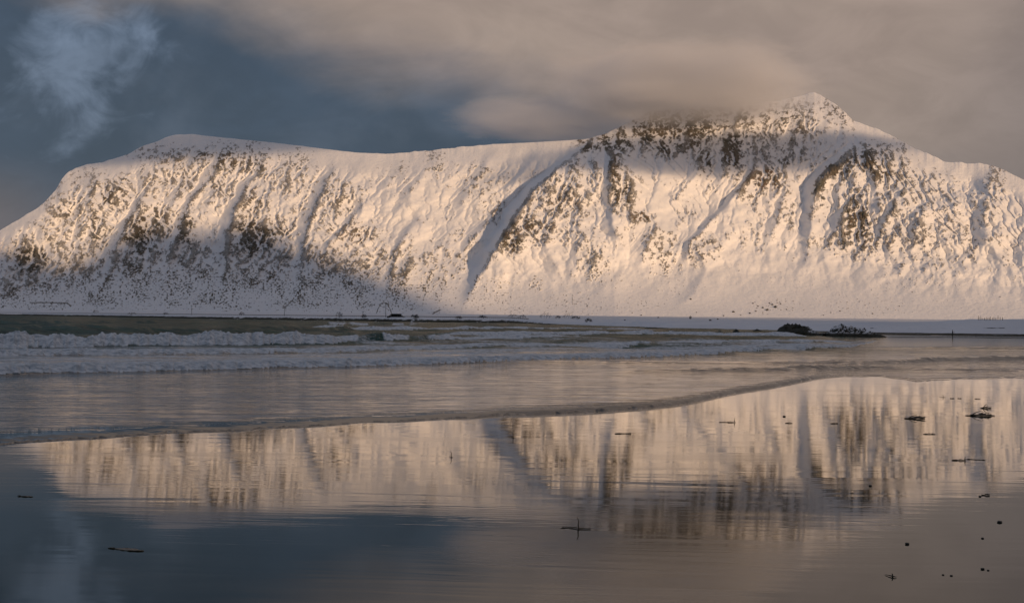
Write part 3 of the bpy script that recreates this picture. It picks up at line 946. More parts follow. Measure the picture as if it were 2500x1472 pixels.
def cloud(loc, size, dens, nscale, cut, seed, label, rz=0.0):
    bm = bmesh.new()
    bmesh.ops.create_icosphere(bm, subdivisions=3, radius=1.0)
    me = bpy.data.meshes.new('cloud')
    bm.to_mesh(me)
    bm.free()
    me.materials.append(cloud_material('cloud_%d' % seed, dens, nscale, cut, seed))
    ob = bpy.data.objects.new('cloud', me)
    ob.location = loc
    ob.scale = size
    ob.rotation_euler = (0, 0, rz)
    C.objects.link(ob)
    ob['kind'] = 'stuff'
    ob['label'] = label


def sky_pt(x, y, r):
    a, b = lv(x, y)
    return Vector(((a - 1250) / F * r, r, ZC + (HZ - b) / F * r))


cloud(sky_pt(1670, 205, 2090), (310, 200, 96), 0.019, 2.6, 0.14, 1, 'warm grey cloud cap wrapped round the summit')
cloud(sky_pt(1360, 296, 2250), (260, 200, 56), 0.018, 2.4, 0.2, 2, 'thin wisp of cloud along the saddle of the ridge')
sd = Vector(sun_dir)  # the next two banks are added out of view to shade the crest
cloud(sky_pt(600, 340, 2330) + sd * 1250, (520, 260, 62), 0.009, 1.5, 0.0, 3, 'unseen grey cloud bank added sunward to shade the long ridge', math.pi / 2 - 0.9)
cloud(sky_pt(1740, 378, 2040) + sd * 1150, (400, 260, 56), 0.014, 1.5, 0.0, 4, 'unseen grey cloud bank added sunward to shade the peak', math.pi / 2 - 0.9)

# ------------------------------------------------------------------ things on the shore
OB = {o.name: o for o in C.objects}
bpy.context.view_layer.update()


def hit(x, y, names=('shore', 'mountain')):
    """where the line of sight through photograph pixel (x, y) meets the land"""
    a, b = lv(x, y)
    d = Vector(((a - 1250) / F, 1.0, (HZ - b) / F)).normalized()
    best = None
    for n in names:
        ok, p, nrm, i = OB[n].ray_cast(Vector((0, 0, ZC)), d)
        if ok and (best is None or p.y < best.y):
            best = p.copy()
    return best


def beach_pt(x, y):
    """where the line of sight meets the sand"""
    a, b = lv(x, y)
    Y = ZC * F / (b - HZ)
    for _ in range(6):
        z = float(sand_z(np.array(a), np.array(Y)))
        Y = (ZC - z) * F / (b - HZ)
    return Vector(((a - 1250) / F * Y, Y, float(sand_z(np.array(a), np.array(Y)))))


def mesh_obj(name, verts, faces, mat, parent=None, smooth=True):
    me = bpy.data.meshes.new(name)
    me.from_pydata([tuple(v) for v in verts], [], faces)
    me.materials.append(mat)
    if smooth:
        me.polygons.foreach_set('use_smooth', [True] * len(me.polygons))
    me.update()
    ob = bpy.data.objects.new(name, me)
    ob.parent = parent
    C.objects.link(ob)
    return ob


def empty(name, loc, rz=0.0):
    ob = bpy.data.objects.new(name, None)
    ob.location = loc
    ob.rotation_euler = (0, 0, rz)
    ob.empty_display_size = 0.2
    C.objects.link(ob)
    return ob


def tag(ob, label, cat, group=None):
    ob['label'] = label
    ob['category'] = cat
    if group:
        ob['group'] = group
    return ob


class MB:
    """collects pieces of one mesh"""
    def __init__(self):
        self.v, self.f = [], []

    def add(self, verts, faces):
        o = len(self.v)
        self.v += [Vector(p) for p in verts]
        self.f += [tuple(i + o for i in f) for f in faces]

    def tube(self, pts, radii, n=7, flat=1.0):
        pts = [Vector(p) for p in pts]
        rings = []
        for i, p in enumerate(pts):
            d = (pts[min(i + 1, len(pts) - 1)] - pts[max(i - 1, 0)]).normalized()
            up = Vector((0, 0, 1)) if abs(d.z) < 0.9 else Vector((0, 1, 0))
            s = d.cross(up).normalized()
            u = s.cross(d).normalized()
            rings.append([p + (s * math.cos(2 * math.pi * k / n) + u * flat * math.sin(2 * math.pi * k / n)) * radii[i] for k in range(n)])
        vs = [q for r in rings for q in r]
        fs = []
        for i in range(len(rings) - 1):
            for k in range(n):
                a, b = i * n + k, i * n + (k + 1) % n
                fs.append((a, b, b + n, a + n))
        fs.append(tuple(range(n - 1, -1, -1)))
        fs.append(tuple(range((len(rings) - 1) * n, len(rings) * n)))
        self.add(vs, fs)

    def box(self, c, size, rz=0.0):
        cx, cy, cz = c
        sx, sy, sz = size[0] / 2, size[1] / 2, size[2] / 2
        co, si = math.cos(rz), math.sin(rz)
        vs = []
        for z in (-sz, sz):
            for x, y in ((-sx, -sy), (sx, -sy), (sx, sy), (-sx, sy)):
                vs.append((cx + x * co - y * si, cy + x * si + y * co, cz + z))
        self.add(vs, [(3, 2, 1, 0), (4, 5, 6, 7), (0, 1, 5, 4), (1, 2, 6, 5), (2, 3, 7, 6), (3, 0, 4, 7)])

    def strip(self, pts, widths, rnd, thick=0.004, ruffle=0.02):
        """a flat, ruffled blade along pts with a real thickness"""
        pts = [Vector(p) for p in pts]
        top, n = [], 5
        for i, p in enumerate(pts):
            d = (pts[min(i + 1, len(pts) - 1)] - pts[max(i - 1, 0)]).normalized()
            s = d.cross(Vector((0, 0, 1))).normalized()
            for k in range(n):
                q = (k / (n - 1) - 0.5)
                top.append(p + s * widths[i] * q + Vector((0, 0, ruffle * (rnd.random() - 0.3) * (0.3 + abs(q) * 1.4))))
        m = len(pts)
        low = [p - Vector((0, 0, thick)) for p in top]
        fs = []
        for i in range(m - 1):
            for k in range(n - 1):
                a = i * n + k
                fs.append((a, a + 1, a + n + 1, a + n))
                b = a + m * n
                fs.append((b, b + n, b + n + 1, b + 1))
        rim = [k for k in range(n)] + [i * n + n - 1 for i in range(1, m)] + [(m - 1) * n + k for k in range(n - 2, -1, -1)] + [i * n for i in range(m - 2, 0, -1)]
        for i in range(len(rim)):
            a, b = rim[i], rim[(i + 1) % len(rim)]
            fs.append((b, a, a + m * n, b + m * n))
        self.add(top + low, fs)

    def build(self, name, mat, parent=None, smooth=True):
        return mesh_obj(name, self.v, self.f, mat, parent, smooth)


def plain_material(name, col, rough=0.7, col2=None, scale=6.0, spec=0.3, bmp=0.0):
    m, t = mat_new(name)
    oc = t.n('ShaderNodeTexCoord').outputs['Object']
    n1 = t.noise(oc, scale, 4, 0.6)
    b = t.n('ShaderNodeBsdfPrincipled')
    t.link(t.mix(t.sstep(n1, 0.3, 0.7), col, col2 or tuple(c * 1.6 for c in col)), b.inputs['Base Color'])
    b.inputs['Roughness'].default_value = rough
    b.inputs['Specular IOR Level'].default_value = spec
    if bmp:
        t.link(bump(t, n1, 0.6, bmp), b.inputs['Normal'])
    finish(t, b.outputs[0])
    return m


M_KELP = plain_material('wet_kelp', (0.018, 0.017, 0.009), 0.3, (0.060, 0.045, 0.018), 30, 0.5)
M_PEBBLE = plain_material('wet_pebble', (0.012, 0.013, 0.012), 0.4, (0.03, 0.03, 0.028), 20, 0.5)
M_CONC = plain_material('dark_concrete', (0.045, 0.045, 0.042), 0.85, (0.09, 0.085, 0.08), 0.8)
M_HOLE = plain_material('black_and_opening_shade', (0.012, 0.012, 0.012), 0.7)  # black for small dark parts and for the shade in the portal opening
M_STEEL = plain_material('weathered_steel', (0.035, 0.037, 0.036), 0.6, (0.06, 0.06, 0.058), 3)
M_WOOD = plain_material('grey_wood', (0.035, 0.030, 0.024), 0.85, (0.06, 0.05, 0.04), 5)
M_TWIG = plain_material('bare_twigs', (0.030, 0.026, 0.018), 0.9, (0.055, 0.045, 0.03), 2)
M_JACKET = plain_material('dark_jacket', (0.010, 0.012, 0.016), 0.8, (0.016, 0.019, 0.024), 12)
M_TROUSER = plain_material('dark_trousers', (0.010, 0.010, 0.011), 0.85, (0.018, 0.017, 0.017), 12)
M_SKIN = plain_material('skin', (0.32, 0.19, 0.13), 0.55, (0.38, 0.24, 0.17), 30)
M_HAT = plain_material('dark_knit', (0.014, 0.014, 0.018), 0.95, (0.022, 0.022, 0.026), 60)


def sea_rock_material():
    m, t = mat_new('snow_dusted_rock')
    geo = t.n('ShaderNodeNewGeometry')
    oc = t.n('ShaderNodeTexCoord').outputs['Object']
    sp = t.n('ShaderNodeSeparateXYZ')
    t.link(geo.outputs['Normal'], sp.inputs[0])
    so = t.n('ShaderNodeSeparateXYZ')
    t.link(oc, so.inputs[0])
    n1 = t.noise(oc, 1.3, 6, 0.7)
    n2 = t.noise(oc, 4.5, 5, 0.65)
    sn = attr(t, 'snow')
    k = t.m('ADD', t.m('MULTIPLY', sp.outputs[2], 0.75), t.m('MULTIPLY', t.m('SUBTRACT', n1, 0.5), 1.8))
    k = t.m('MULTIPLY', t.sstep(k, 0.30, 0.55), sn)
    k = t.m('MULTIPLY', k, t.sstep(so.outputs[2], 0.7, 1.2))
    rock = t.mix(n2, (0.012, 0.015, 0.009), (0.045, 0.042, 0.026))
    b = t.n('ShaderNodeBsdfPrincipled')
    t.link(t.mix(k, rock, (0.76, 0.77, 0.80)), b.inputs['Base Color'])
    b.inputs['Roughness'].default_value = 0.7
    t.link(bump(t, n2, 0.8, 0.15), b.inputs['Normal'])
    finish(t, b.outputs[0])
    return m


M_SEAROCK = sea_rock_material()


def lump(name, loc, prof, depth, seed, snow, mat, sub=64, rough=0.22):
    """a craggy rock: prof = [(x, height), ...] along its length in metres"""
    a = np.array(prof, float)
    x = np.linspace(a[0, 0], a[-1, 0], sub)
    v = np.linspace(-1, 1, 30)
    Xg, V = np.meshgrid(x, v)
    H = np.interp(Xg, a[:, 0], a[:, 1])
    env = np.clip(1 - np.abs(V) ** 2.4, 0, 1) ** 0.75
    tap = np.interp(Xg, [a[0, 0], a[0, 0] + 1.0, a[-1, 0] - 1.0, a[-1, 0]], [0.5, 1, 1, 0.5])
    Yg = V * depth * tap
    cr = ridged(Xg / 2.2 + seed, Yg / 2.2, 4, 0.6, seed) * 0.5 + fbm(Xg / 0.8, Yg / 0.8, 3, 0.6, seed + 9) * 0.5
    Z = H * env * (0.85 + rough * 2.0 * cr) + 0.25 * cr * env - 0.5 * (1 - env)
    Yg = Yg + 0.5 * fbm(Xg / 1.7, Z / 0.8, 3, 0.6, seed + 5)
    Xo = Xg + 0.4 * fbm(Yg / 1.5, Z / 0.8, 3, 0.6, seed + 6)
    ob = grid_mesh(name, Xo, Yg, Z, mat, {'snow': np.interp(Xg, [p[0] for p in snow], [p[1] for p in snow])}, smooth=False)
    ob.location = loc
    return ob


def rocks():
    z0 = WATER - 0.1
    x, y = gpt(1950, 822, z0)
    k = y / F
    o = lump('sea_rock', (x, y + 2, z0), [(-75 * k, .15), (-48 * k, 12 * k), (-40 * k, 22 * k), (-28 * k, 29 * k), (-10 * k, 28 * k), (8 * k, 29 * k), (24 * k, 24 * k), (36 * k, 20 * k), (46 * k, 9 * k), (75 * k, 8 * k)],
             3.0, 31, [(-9, 0), (20 * k, 0), (26 * k, .8), (9, .8)], M_SEAROCK)
    tag(o, 'tall dark rounded rock in the surf with a bare left side', 'rock', 'rocks in the surf')
    x, y = gpt(2090, 824, z0)
    k = y / F
    o = lump('sea_rock', (x, y + 2, z0), [(-72 * k, 8 * k), (-56 * k, 14 * k), (-46 * k, 24 * k), (-34 * k, 28 * k), (-20 * k, 24 * k), (-4 * k, 24 * k), (12 * k, 20 * k), (30 * k, 17 * k), (48 * k, 10 * k), (66 * k, 6 * k), (80 * k, .1)],
             2.8, 47, [(-9, .3), (-46 * k, 1), (60 * k, 1), (9, .5)], M_SEAROCK, rough=0.34)
    tag(o, 'long low craggy rock patched with snow, next to the tall dark rock', 'rock', 'rocks in the surf')
    for (px_, py_, w_, h_, sd_, lab) in ((1797, 816, 11, 10, 61, 'small pointed dark rock poking out of the surf'), (1848, 813, 26, 6, 67, 'low flat dark rock awash behind the breaking wave'),
                                         (1757, 815, 16, 4, 71, 'flat dark rock barely above the water left of the pointed one')):
        x, y = gpt(px_, py_, z0)
        k = y / F
        o = lump('sea_rock', (x, y, z0), [(-w_ * k, .3 * h_ * k), (-w_ * .4 * k, .8 * h_ * k), (0, (h_ + 3) * k), (w_ * .5 * k, .7 * h_ * k), (w_ * k, .2 * h_ * k)], 1.4, sd_, [(-9, 0), (9, 0)], M_SEAROCK, sub=26)
        tag(o, lab, 'rock', 'rocks in the surf')


rocks()


# ---- the walker on the sand flat
def person():
    p = beach_pt(2325, 822.6)
    root = empty('person', (p.x, p.y, p.z - 0.01), math.radians(78))       # local -Y is the way they face
    root.scale = (1.0, 1.0, 1.0)

    def skin(name, verts, edges, radii, mat, lv_=1, parent=root, rootv=0):
        me = bpy.data.meshes.new(name)
        me.from_pydata(verts, edges, [])
        me.materials.append(mat)
        ob = bpy.data.objects.new(name, me)
        ob.parent = parent
        C.objects.link(ob)
        md = ob.modifiers.new('skin', 'SKIN')
        for i, sv in enumerate(me.skin_vertices[0].data if me.skin_vertices else []):
            sv.radius = radii[i] if isinstance(radii[i], tuple) else (radii[i], radii[i])
            sv.use_root = (i == rootv)
        ob.modifiers.new('sub', 'SUBSURF').levels = lv_
        ob.modifiers['sub'].render_levels = lv_
        return ob

    # one continuous clothed body: pelvis, spine, neck, legs with feet, arms bent to hold a camera
    V = [(0, 0, 0.93), (0, 0.01, 1.10), (0, 0.02, 1.28), (0, 0.01, 1.42), (0, 0, 1.50), (0, -0.01, 1.56),
         (0.09, 0, 0.88), (0.10, -0.01, 0.50), (0.10, 0.03, 0.10), (0.10, -0.02, 0.045), (0.11, -0.13, 0.035),
         (-0.09, 0, 0.88), (-0.11, 0.04, 0.50), (-0.11, 0.10, 0.10), (-0.11, 0.05, 0.045), (-0.12, -0.06, 0.035),
         (0.18, 0.01, 1.40), (0.24, 0.05, 1.14), (0.12, -0.20, 1.18),
         (-0.18, 0.01, 1.40), (-0.24, 0.05, 1.14), (-0.12, -0.20, 1.18)]
    E = [(0, 1), (1, 2), (2, 3), (3, 4), (4, 5), (0, 6), (6, 7), (7, 8), (8, 9), (9, 10), (0, 11), (11, 12), (12, 13), (13, 14), (14, 15),
         (3, 16), (16, 17), (17, 18), (3, 19), (19, 20), (20, 21)]
    Rr = [(.17, .12), (.16, .12), (.19, .13), (.15, .11), .06, .055, .105, .075, .055, .05, .045, .105, .075, .055, .05, .045, .085, .065, .042, .085, .065, .042]
    me = bpy.data.meshes.new('body')
    body = skin('body', V, E, Rr, M_JACKET, 1)
    # head with nose, chin and ears
    bm = bmesh.new()
    bmesh.ops.create_uvsphere(bm, u_segments=20, v_segments=14, radius=0.1)
    for v in bm.verts:
        v.co.z *= 1.22
        v.co.x *= 0.82
        if v.co.y < 0:
            v.co.y *= 0.95
        if v.co.z < -0.03:
            v.co.x *= 0.86
        d = (Vector(v.co) - Vector((0, -0.094, -0.012))).length
        if d < 0.03:
            v.co.y -= 0.018 * (1 - d / 0.03)
    me = bpy.data.meshes.new('head')
    bm.to_mesh(me)
    bm.free()
    me.materials.append(M_SKIN)
    me.polygons.foreach_set('use_smooth', [True] * len(me.polygons))
    head = bpy.data.objects.new('head', me)
    head.parent = root
    head.location = (0, -0.02, 1.64)
    C.objects.link(head)
    for s_ in (-1, 1):
        b = MB()
        b.tube([(s_ * 0.080, 0.0, 0.0), (s_ * 0.092, 0.006, 0.004), (s_ * 0.094, 0.012, 0.01)], [0.016, 0.022, 0.016], 6)
        b.build('ear', M_SKIN, head)
        b = MB()
        b.tube([(s_ * 0.034, -0.084, 0.012), (s_ * 0.034, -0.092, 0.012)], [0.010, 0.006], 6)
        b.build('eye', M_HOLE, head)
    b = MB()
    b.tube([(-0.022, -0.088, -0.058), (0, -0.093, -0.058), (0.022, -0.088, -0.058)], [0.005, 0.007, 0.005], 6)
    b.build('mouth', plain_material('lips', (0.25, 0.10, 0.08)), head)
    # knit hat
    b = MB()
    b.tube([(0, 0.01, 0.035), (0, 0.012, 0.075), (0, 0.014, 0.115), (0, 0.016, 0.140)], [0.104, 0.102, 0.075, 0.02], 14)
    b.build('hat', M_HAT, root).location = (0, -0.02, 1.64)
    # trousers over the legs
    for s_, pts in ((1, [(0.09, 0, 0.92), (0.10, -0.01, 0.50), (0.10, 0.03, 0.09)]), (-1, [(-0.09, 0, 0.92), (-0.11, 0.04, 0.50), (-0.11, 0.10, 0.09)])):
        b = MB()
        b.tube(pts, [0.118, 0.090, 0.075], 10)
        b.build('trouser_leg', M_TROUSER, root)
    # hands: palm, four fingers and a thumb closed round the camera
    for s_ in (-1, 1):
        hd = [(s_ * 0.12, -0.20, 1.18), (s_ * 0.085, -0.25, 1.185), (s_ * 0.062, -0.275, 1.185)]
        vs, es, rs = list(hd), [(0, 1), (1, 2)], [0.026, 0.030, 0.026]
        for k in range(4):
            z = 1.205 - 0.017 * k
            ln = (0.9, 1.0, 0.95, 0.75)[k]
            i = len(vs)
            vs += [(s_ * 0.05, -0.29, z), (s_ * 0.03, -0.29 - 0.03 * ln, z - 0.004), (s_ * 0.004, -0.29 - 0.038 * ln, z - 0.008)]
            es += [(2, i), (i, i + 1), (i + 1, i + 2)]
            rs += [0.009, 0.0085, 0.0075]
        i = len(vs)
        vs += [(s_ * 0.078, -0.245, 1.225), (s_ * 0.05, -0.262, 1.240)]
        es += [(1, i), (i, i + 1)]
        rs += [0.010, 0.008]
        skin('hand', vs, es, rs, M_SKIN, 1)
    tag(root, 'person in dark clothes standing on the bare sand flat by the snowy dune', 'person')
    # what they hold
    cp = empty('camera_in_hands', (p.x, p.y, p.z), math.radians(78))
    b = MB()
    b.box((0, -0.305, 1.20), (0.11, 0.05, 0.085))
    b.build('camera_body', M_HOLE, cp, False)
    b = MB()
    b.tube([(0, -0.325, 1.195), (0, -0.40, 1.195), (0, -0.46, 1.195)], [0.036, 0.038, 0.044], 12)
    b.build('lens', M_HOLE, cp)
    cp.name = 'photo_camera'
    tag(cp, 'black photo camera held at chest height by the person on the beach', 'camera')


person()


# ---- kelp and stones on the wet sand
def wavy(rnd, length, n, sway, z0, z1, ang=0.0, ox=0.0, oy=0.0):
    out = []
    ph = rnd.random() * 6
    for i in range(n):
        t = i / (n - 1)
        x = ox + (t - 0.5) * length
        y = oy + sway * math.sin(ph + t * 5.0)
        out.append((x * math.cos(ang) - y * math.sin(ang), x * math.sin(ang) + y * math.cos(ang), z0 + (z1 - z0) * t + 0.003 * math.sin(ph * 2 + t * 9)))
    return out


def kelp(x, y, wpx, kind, seed, label, hpx=0, group='kelp washed up on the wet sand'):
    p = beach_pt(x, y)
    k = p.y / F
    L = wpx * k
    rnd = random.Random(seed)
    root = empty('kelp', (p.x, p.y, p.z))
    if kind == 'clump':
        for i in range(5):
            b = MB()
            l2 = L * rnd.uniform(.45, .8)
            pts = wavy(rnd, l2, 9, L * .06, 0.012, 0.03 + rnd.random() * .05, rnd.uniform(-.35, .35), rnd.uniform(-.2, .2) * L, rnd.uniform(-.3, .3) * L)
            b.strip(pts, [max(L * .13, .05) * math.sin(.25 + 2.6 * j / 8) for j in range(9)], rnd, .006, max(0.05 * L, .02))
            b.build('blade', M_KELP, root)
        for i in range(2):
            b = MB()
            pts = wavy(rnd, L * .95, 10, L * .05, .012, .02, rnd.uniform(-.12, .12))
            b.tube(pts, [.012 + .004 * math.sin(j) for j in range(10)], 6)
            b.build('stipe', M_KELP, root)
        b = MB()
        b.tube([(-.3 * L, 0, .02), (-.1 * L, .05 * L, .05 + hpx * k * .6), (.06 * L, .02, .05 + hpx * k), (.12 * L, 0, .03 + hpx * k * .7)], [.014, .013, .011, .006], 6)
        b.build('stipe', M_KELP, root)
    elif kind == 'strand':
        b = MB()
        pts = wavy(rnd, L, 12, L * .03, .008, .014, rnd.uniform(-.05, .05))
        b.tube(pts, [.006 + .006 * abs(math.sin(j * 1.3)) for j in range(12)], 6)
        b.build('stipe', M_KELP, root)
        for i in range(3):
            b = MB()
            q = pts[rnd.randrange(2, 11)]
            b.strip([(q[0] + (j - 2) * .05 * L, q[1] + .01 * j, q[2] + .008) for j in range(5)], [.03, .05, .06, .05, .02], rnd, .005, .02)
            b.build('blade', M_KELP, root)
        if hpx:
            b = MB()
            e = pts[-2]
            b.tube([e, (e[0] + .01, e[1], e[2] + hpx * k * .5), (e[0] + .05 * L, e[1], e[2] + hpx * k)], [.009, .008, .004], 6)
            b.tube([e, (e[0] + .04 * L, e[1] - .02, e[2] + hpx * k * .35), (e[0] + .09 * L, e[1] - .02, e[2] + hpx * k * .3)], [.008, .007, .004], 6)
            b.build('fork', M_KELP, root)
    elif kind == 'upright':
        h = hpx * k
        b = MB()
        b.tube([(0.01, 0, -.02), (0, 0, h * .35), (.05 * h, 0, h * .65), (-.10 * h, 0, h)], [.010, .009, .008, .005], 7)
        b.build('stipe', M_KELP, root)
        b = MB()
        b.tube([(-.6 * L, .12, .006), (-.3 * L, .05, .012), (0, 0, .014), (.25 * L, -.04, .012), (.5 * L, -.02, .008)], [.003, .006, .009, .006, .003], 6)
        b.build('holdfast', M_KELP, root)
        if L > .3:
            for sgn in (-1, 1):
                b = MB()
                b.strip([((sgn * (.05 + .13 * j) - .1) * L, -.10 * sgn + sgn * .03 * j, .010) for j in range(5)], [.010, .018, .020, .016, .008], rnd, .006, .006)
                b.build('blade', M_KELP, root)
    elif kind == 'leaf':
        b = MB()
        pts = [((j / 8 - .5) * L, -.30 * (j / 8 - .5) * L, .008) for j in range(9)]
        b.strip(pts, [max(.30 * L * math.sin(.15 + 2.75 * j / 8), .02) for j in range(9)], rnd, .014, .012)
        b.build('blade', M_KELP, root)
        b = MB()
        b.tube([pts[0], (pts[0][0] - .12 * L, pts[0][1] + .03 * L, .010), (pts[0][0] - .22 * L, pts[0][1] + .06 * L, .006)], [.012, .009, .005], 6)
        b.build('stipe', M_KELP, root)
    return tag(root, label, 'kelp', group)


KELP = [
    (2392, 1015, 74, 'clump', 1, 'largest dark clump of kelp lying on the bright wet sand', 9),
    (2407, 997, 26, 'clump', 2, 'small looped clump of kelp behind the largest one', 7),
    (2233, 1022, 52, 'clump', 3, 'ragged flat clump of kelp with a long trailing stalk', 5),
    (1775, 1031, 40, 'strand', 4, 'thin strand of kelp ending in an upturned fork', 11),
    (1520, 1059, 40, 'strand', 5, 'broken string of kelp bits lying in a straight line', 3),
    (2268, 1060, 30, 'strand', 6, 'thin kelp stalk with a round bulb in front of the ragged clump', 0),
    (2340, 1124, 34, 'strand', 7, 'short kelp stalk with a forked tip beside a folded blade', 9),
    (2386, 1122, 34, 'leaf', 8, 'folded pointed kelp blade beside a forked stalk', 0),
    (1101, 1116, 10, 'upright', 9, 'tiny crooked kelp stalk standing upright in mirrored mountain light', 15),
    (1252, 1069, 9, 'upright', 10, 'tiny curved kelp stalk standing near the edge of the swash', 13),
    (1411, 1290, 64, 'upright', 11, 'kelp stalk standing upright between two blades lying flat', 28),
    (314, 1342, 78, 'leaf', 12, 'long dark pointed kelp blade lying in rippled water', 0),
    (64, 1212, 34, 'leaf', 13, 'dark kelp blade far from the other kelp at the rippled water', 0),
    (2405, 1209, 20, 'strand', 14, 'short scrap of kelp on the darker sand', 0),
    (2324, 973, 10, 'strand', 15, 'small kelp scrap in a row of scraps near the swash', 0),
    (2342, 973, 10, 'strand', 16, 'small kelp scrap in a row of scraps near the swash', 0),
    (2386, 974, 14, 'strand', 17, 'small kelp scrap in a row of scraps near the swash', 0),
    (2302, 970, 12, 'upright', 18, 'tiny twig of kelp standing at the end of a row of scraps', 6),
    (2178, 1408, 18, 'upright', 19, 'stubby kelp stump standing in the dark wet sand', 9),
    (1925, 1033, 18, 'strand', 20, 'faint thin thread of kelp on the bright sand', 0),
    (2036, 1034, 18, 'strand', 21, 'thin thread of kelp with one knot', 0),
]
for k in KELP:
    grp = 'kelp scraps in a row' if 'row of scraps near' in k[5] else 'kelp washed up on the wet sand'
    kelp(*k[:6], hpx=k[6], group=grp)


def pebbles():
    for i, (x, y, d, lab) in enumerate([(1914, 1017, 6, 'lone round pebble on the bright sand'), (2124, 1186, 7, 'flat pebble on sand mirroring dark rock'),
                                        (2214, 1328, 9, 'round dark pebble on the grey mirrored sky'), (2440, 1275, 10, 'dark stone at the edge of the grey sand'),
                                        (2398, 1389, 8, 'small stone, one of a pair in the dark sand'), (2412, 1392, 5, 'smaller stone of a pair in the dark sand'),
                                        (2398, 1314, 6, 'pebble alone behind the pair of stones'), (2322, 1405, 6, 'dark pebble in front of the pair of stones'),
                                        (2302, 1403, 5, 'tiny pebble near the kelp stump'), (2392, 1212, 6, 'tiny pebble beside the short scrap of kelp')]):
        p = beach_pt(x, y)
        r = d * p.y / F / 2
        bm = bmesh.new()
        bmesh.ops.create_icosphere(bm, subdivisions=2, radius=r)
        rnd = random.Random(i)
        for v in bm.verts:
            v.co *= 1 + rnd.uniform(-.12, .12)
            v.co.z *= .62
            v.co.x *= 1.25
        me = bpy.data.meshes.new('pebble')
        bm.to_mesh(me)
        bm.free()
        me.materials.append(M_PEBBLE)
        me.polygons.foreach_set('use_smooth', [True] * len(me.polygons))
        ob = bpy.data.objects.new('pebble', me)
        ob.location = (p.x, p.y, p.z + r * .35)
        C.objects.link(ob)
        tag(ob, lab, 'pebble', 'pebbles on the wet sand')


pebbles()


# ---- along the shore road
def road_pt(x, dz=0.0):
    a = lv(x, 770)[0]
    Yc = float(depth_of(COAST(a)))
    bw = float(np.interp(a, [56, 1000, 1300, 1600, 2444], [14, 12, 14, 22, 30]))
    Y = Yc + bw + 3.0
    z = float(land_z(np.array(a), np.array(Y))[0])
    return Vector(((a - 1250) / F * Y, Y, z + dz))


def guardrail():
    root = empty('guardrail', road_pt(600))
    o = root.location.copy()
    pts = [road_pt(x, .62) - o for x in np.linspace(-200, 1290, 150)]
    rail = MB()
    for i in range(len(pts) - 1):
        a, b = pts[i], pts[i + 1]
        n = (b - a).cross(Vector((0, 0, 1))).normalized() * .05
        h = Vector((0, 0, .19))
        vs = [a + n - h, b + n - h, b + n + h, a + n + h, a - n - h, b - n - h, b - n + h, a - n + h]
        rail.add(vs, [(0, 1, 2, 3), (5, 4, 7, 6), (3, 2, 6, 7), (1, 0, 4, 5)])
    rail.build('rail', M_STEEL, root, False)
    po = MB()
    for i in range(0, len(pts) - 1):
        for t in (0.0, 0.5):
            p = pts[i].lerp(pts[i + 1], t)
            po.box((p.x, p.y + .09, p.z - .36), (.12, .09, 1.0))
    pb = po.build('posts', M_STEEL, root, False)
    pb['kind'] = 'stuff'
    tag(root, 'long thin dark guardrail along the shore road under the mountain', 'guardrail')


guardrail()


def utility_pole(x, ytop, label):
    p = road_pt(x)
    p.y += 6
    h = (lv(x, 775)[1] - lv(x, ytop)[1]) / F * p.y + 1.0
    root = empty('utility_pole', p)
    b = MB()
    b.tube([(0, 0, -.5), (0, 0, h * .5), (0, 0, h)], [.17, .15, .12], 8)
    b.build('mast', M_WOOD, root)
    b = MB()
    b.box((0, 0, h - .5), (2.0, .12, .14))
    b.build('crossarm', M_WOOD, root, False)
    for q in (-.85, 0, .85):
        b = MB()
        b.tube([(q, 0, h - .43), (q, 0, h - .30), (q, 0, h - .18)], [.05, .075, .03], 8)
        b.build('insulator', M_STEEL, root)
    tag(root, label, 'utility pole', 'utility poles along the shore road')


utility_pole(463, 755, 'short wooden utility pole by the guardrail below shaded scree')
utility_pole(690, 757, 'wooden utility pole by the guardrail below a pale snow chute')
utility_pole(939, 743, 'tall wooden utility pole inside the arched track beside the portal')
utility_pole(883, 764, 'low utility pole between the arched track and the scree')


def portal():
    p = road_pt(965)
    p.y += 4
    k = p.y / F
    root = empty('concrete_portal', p)
    b = MB()
    b.box((0, 1.0, 7.6 * k), (26 * k, 5.0, 1.8 * k))
    b.build('roof', M_CONC, root, False)
    for s_ in (-1, 1):
        b = MB()
        x0, x1 = s_ * 11.8 * k, s_ * 22 * k
        vs = [(x0, -1.2, -.3), (x1, -2.0, -.3), (x1, -2.0, .25), (x0, -1.2, 6.7 * k), (x0, -.6, -.3), (x1, -1.4, -.3), (x1, -1.4, .25), (x0, -.6, 6.7 * k)]
        b.add(vs, [(0, 1, 2, 3), (5, 4, 7, 6), (3, 2, 6, 7), (0, 3, 7, 4), (1, 5, 6, 2), (0, 4, 5, 1)])
        b.build('wing_wall', M_CONC, root, False)
    b = MB()
    b.box((0, .2, 3.1 * k), (23.6 * k, .5, 7.2 * k))  # near-black panel stands in for the shade inside the opening
    b.build('opening_shade', M_HOLE, root, False)
    tag(root, 'low dark concrete portal with flat roof and sloping wing walls by the road', 'portal')


portal()


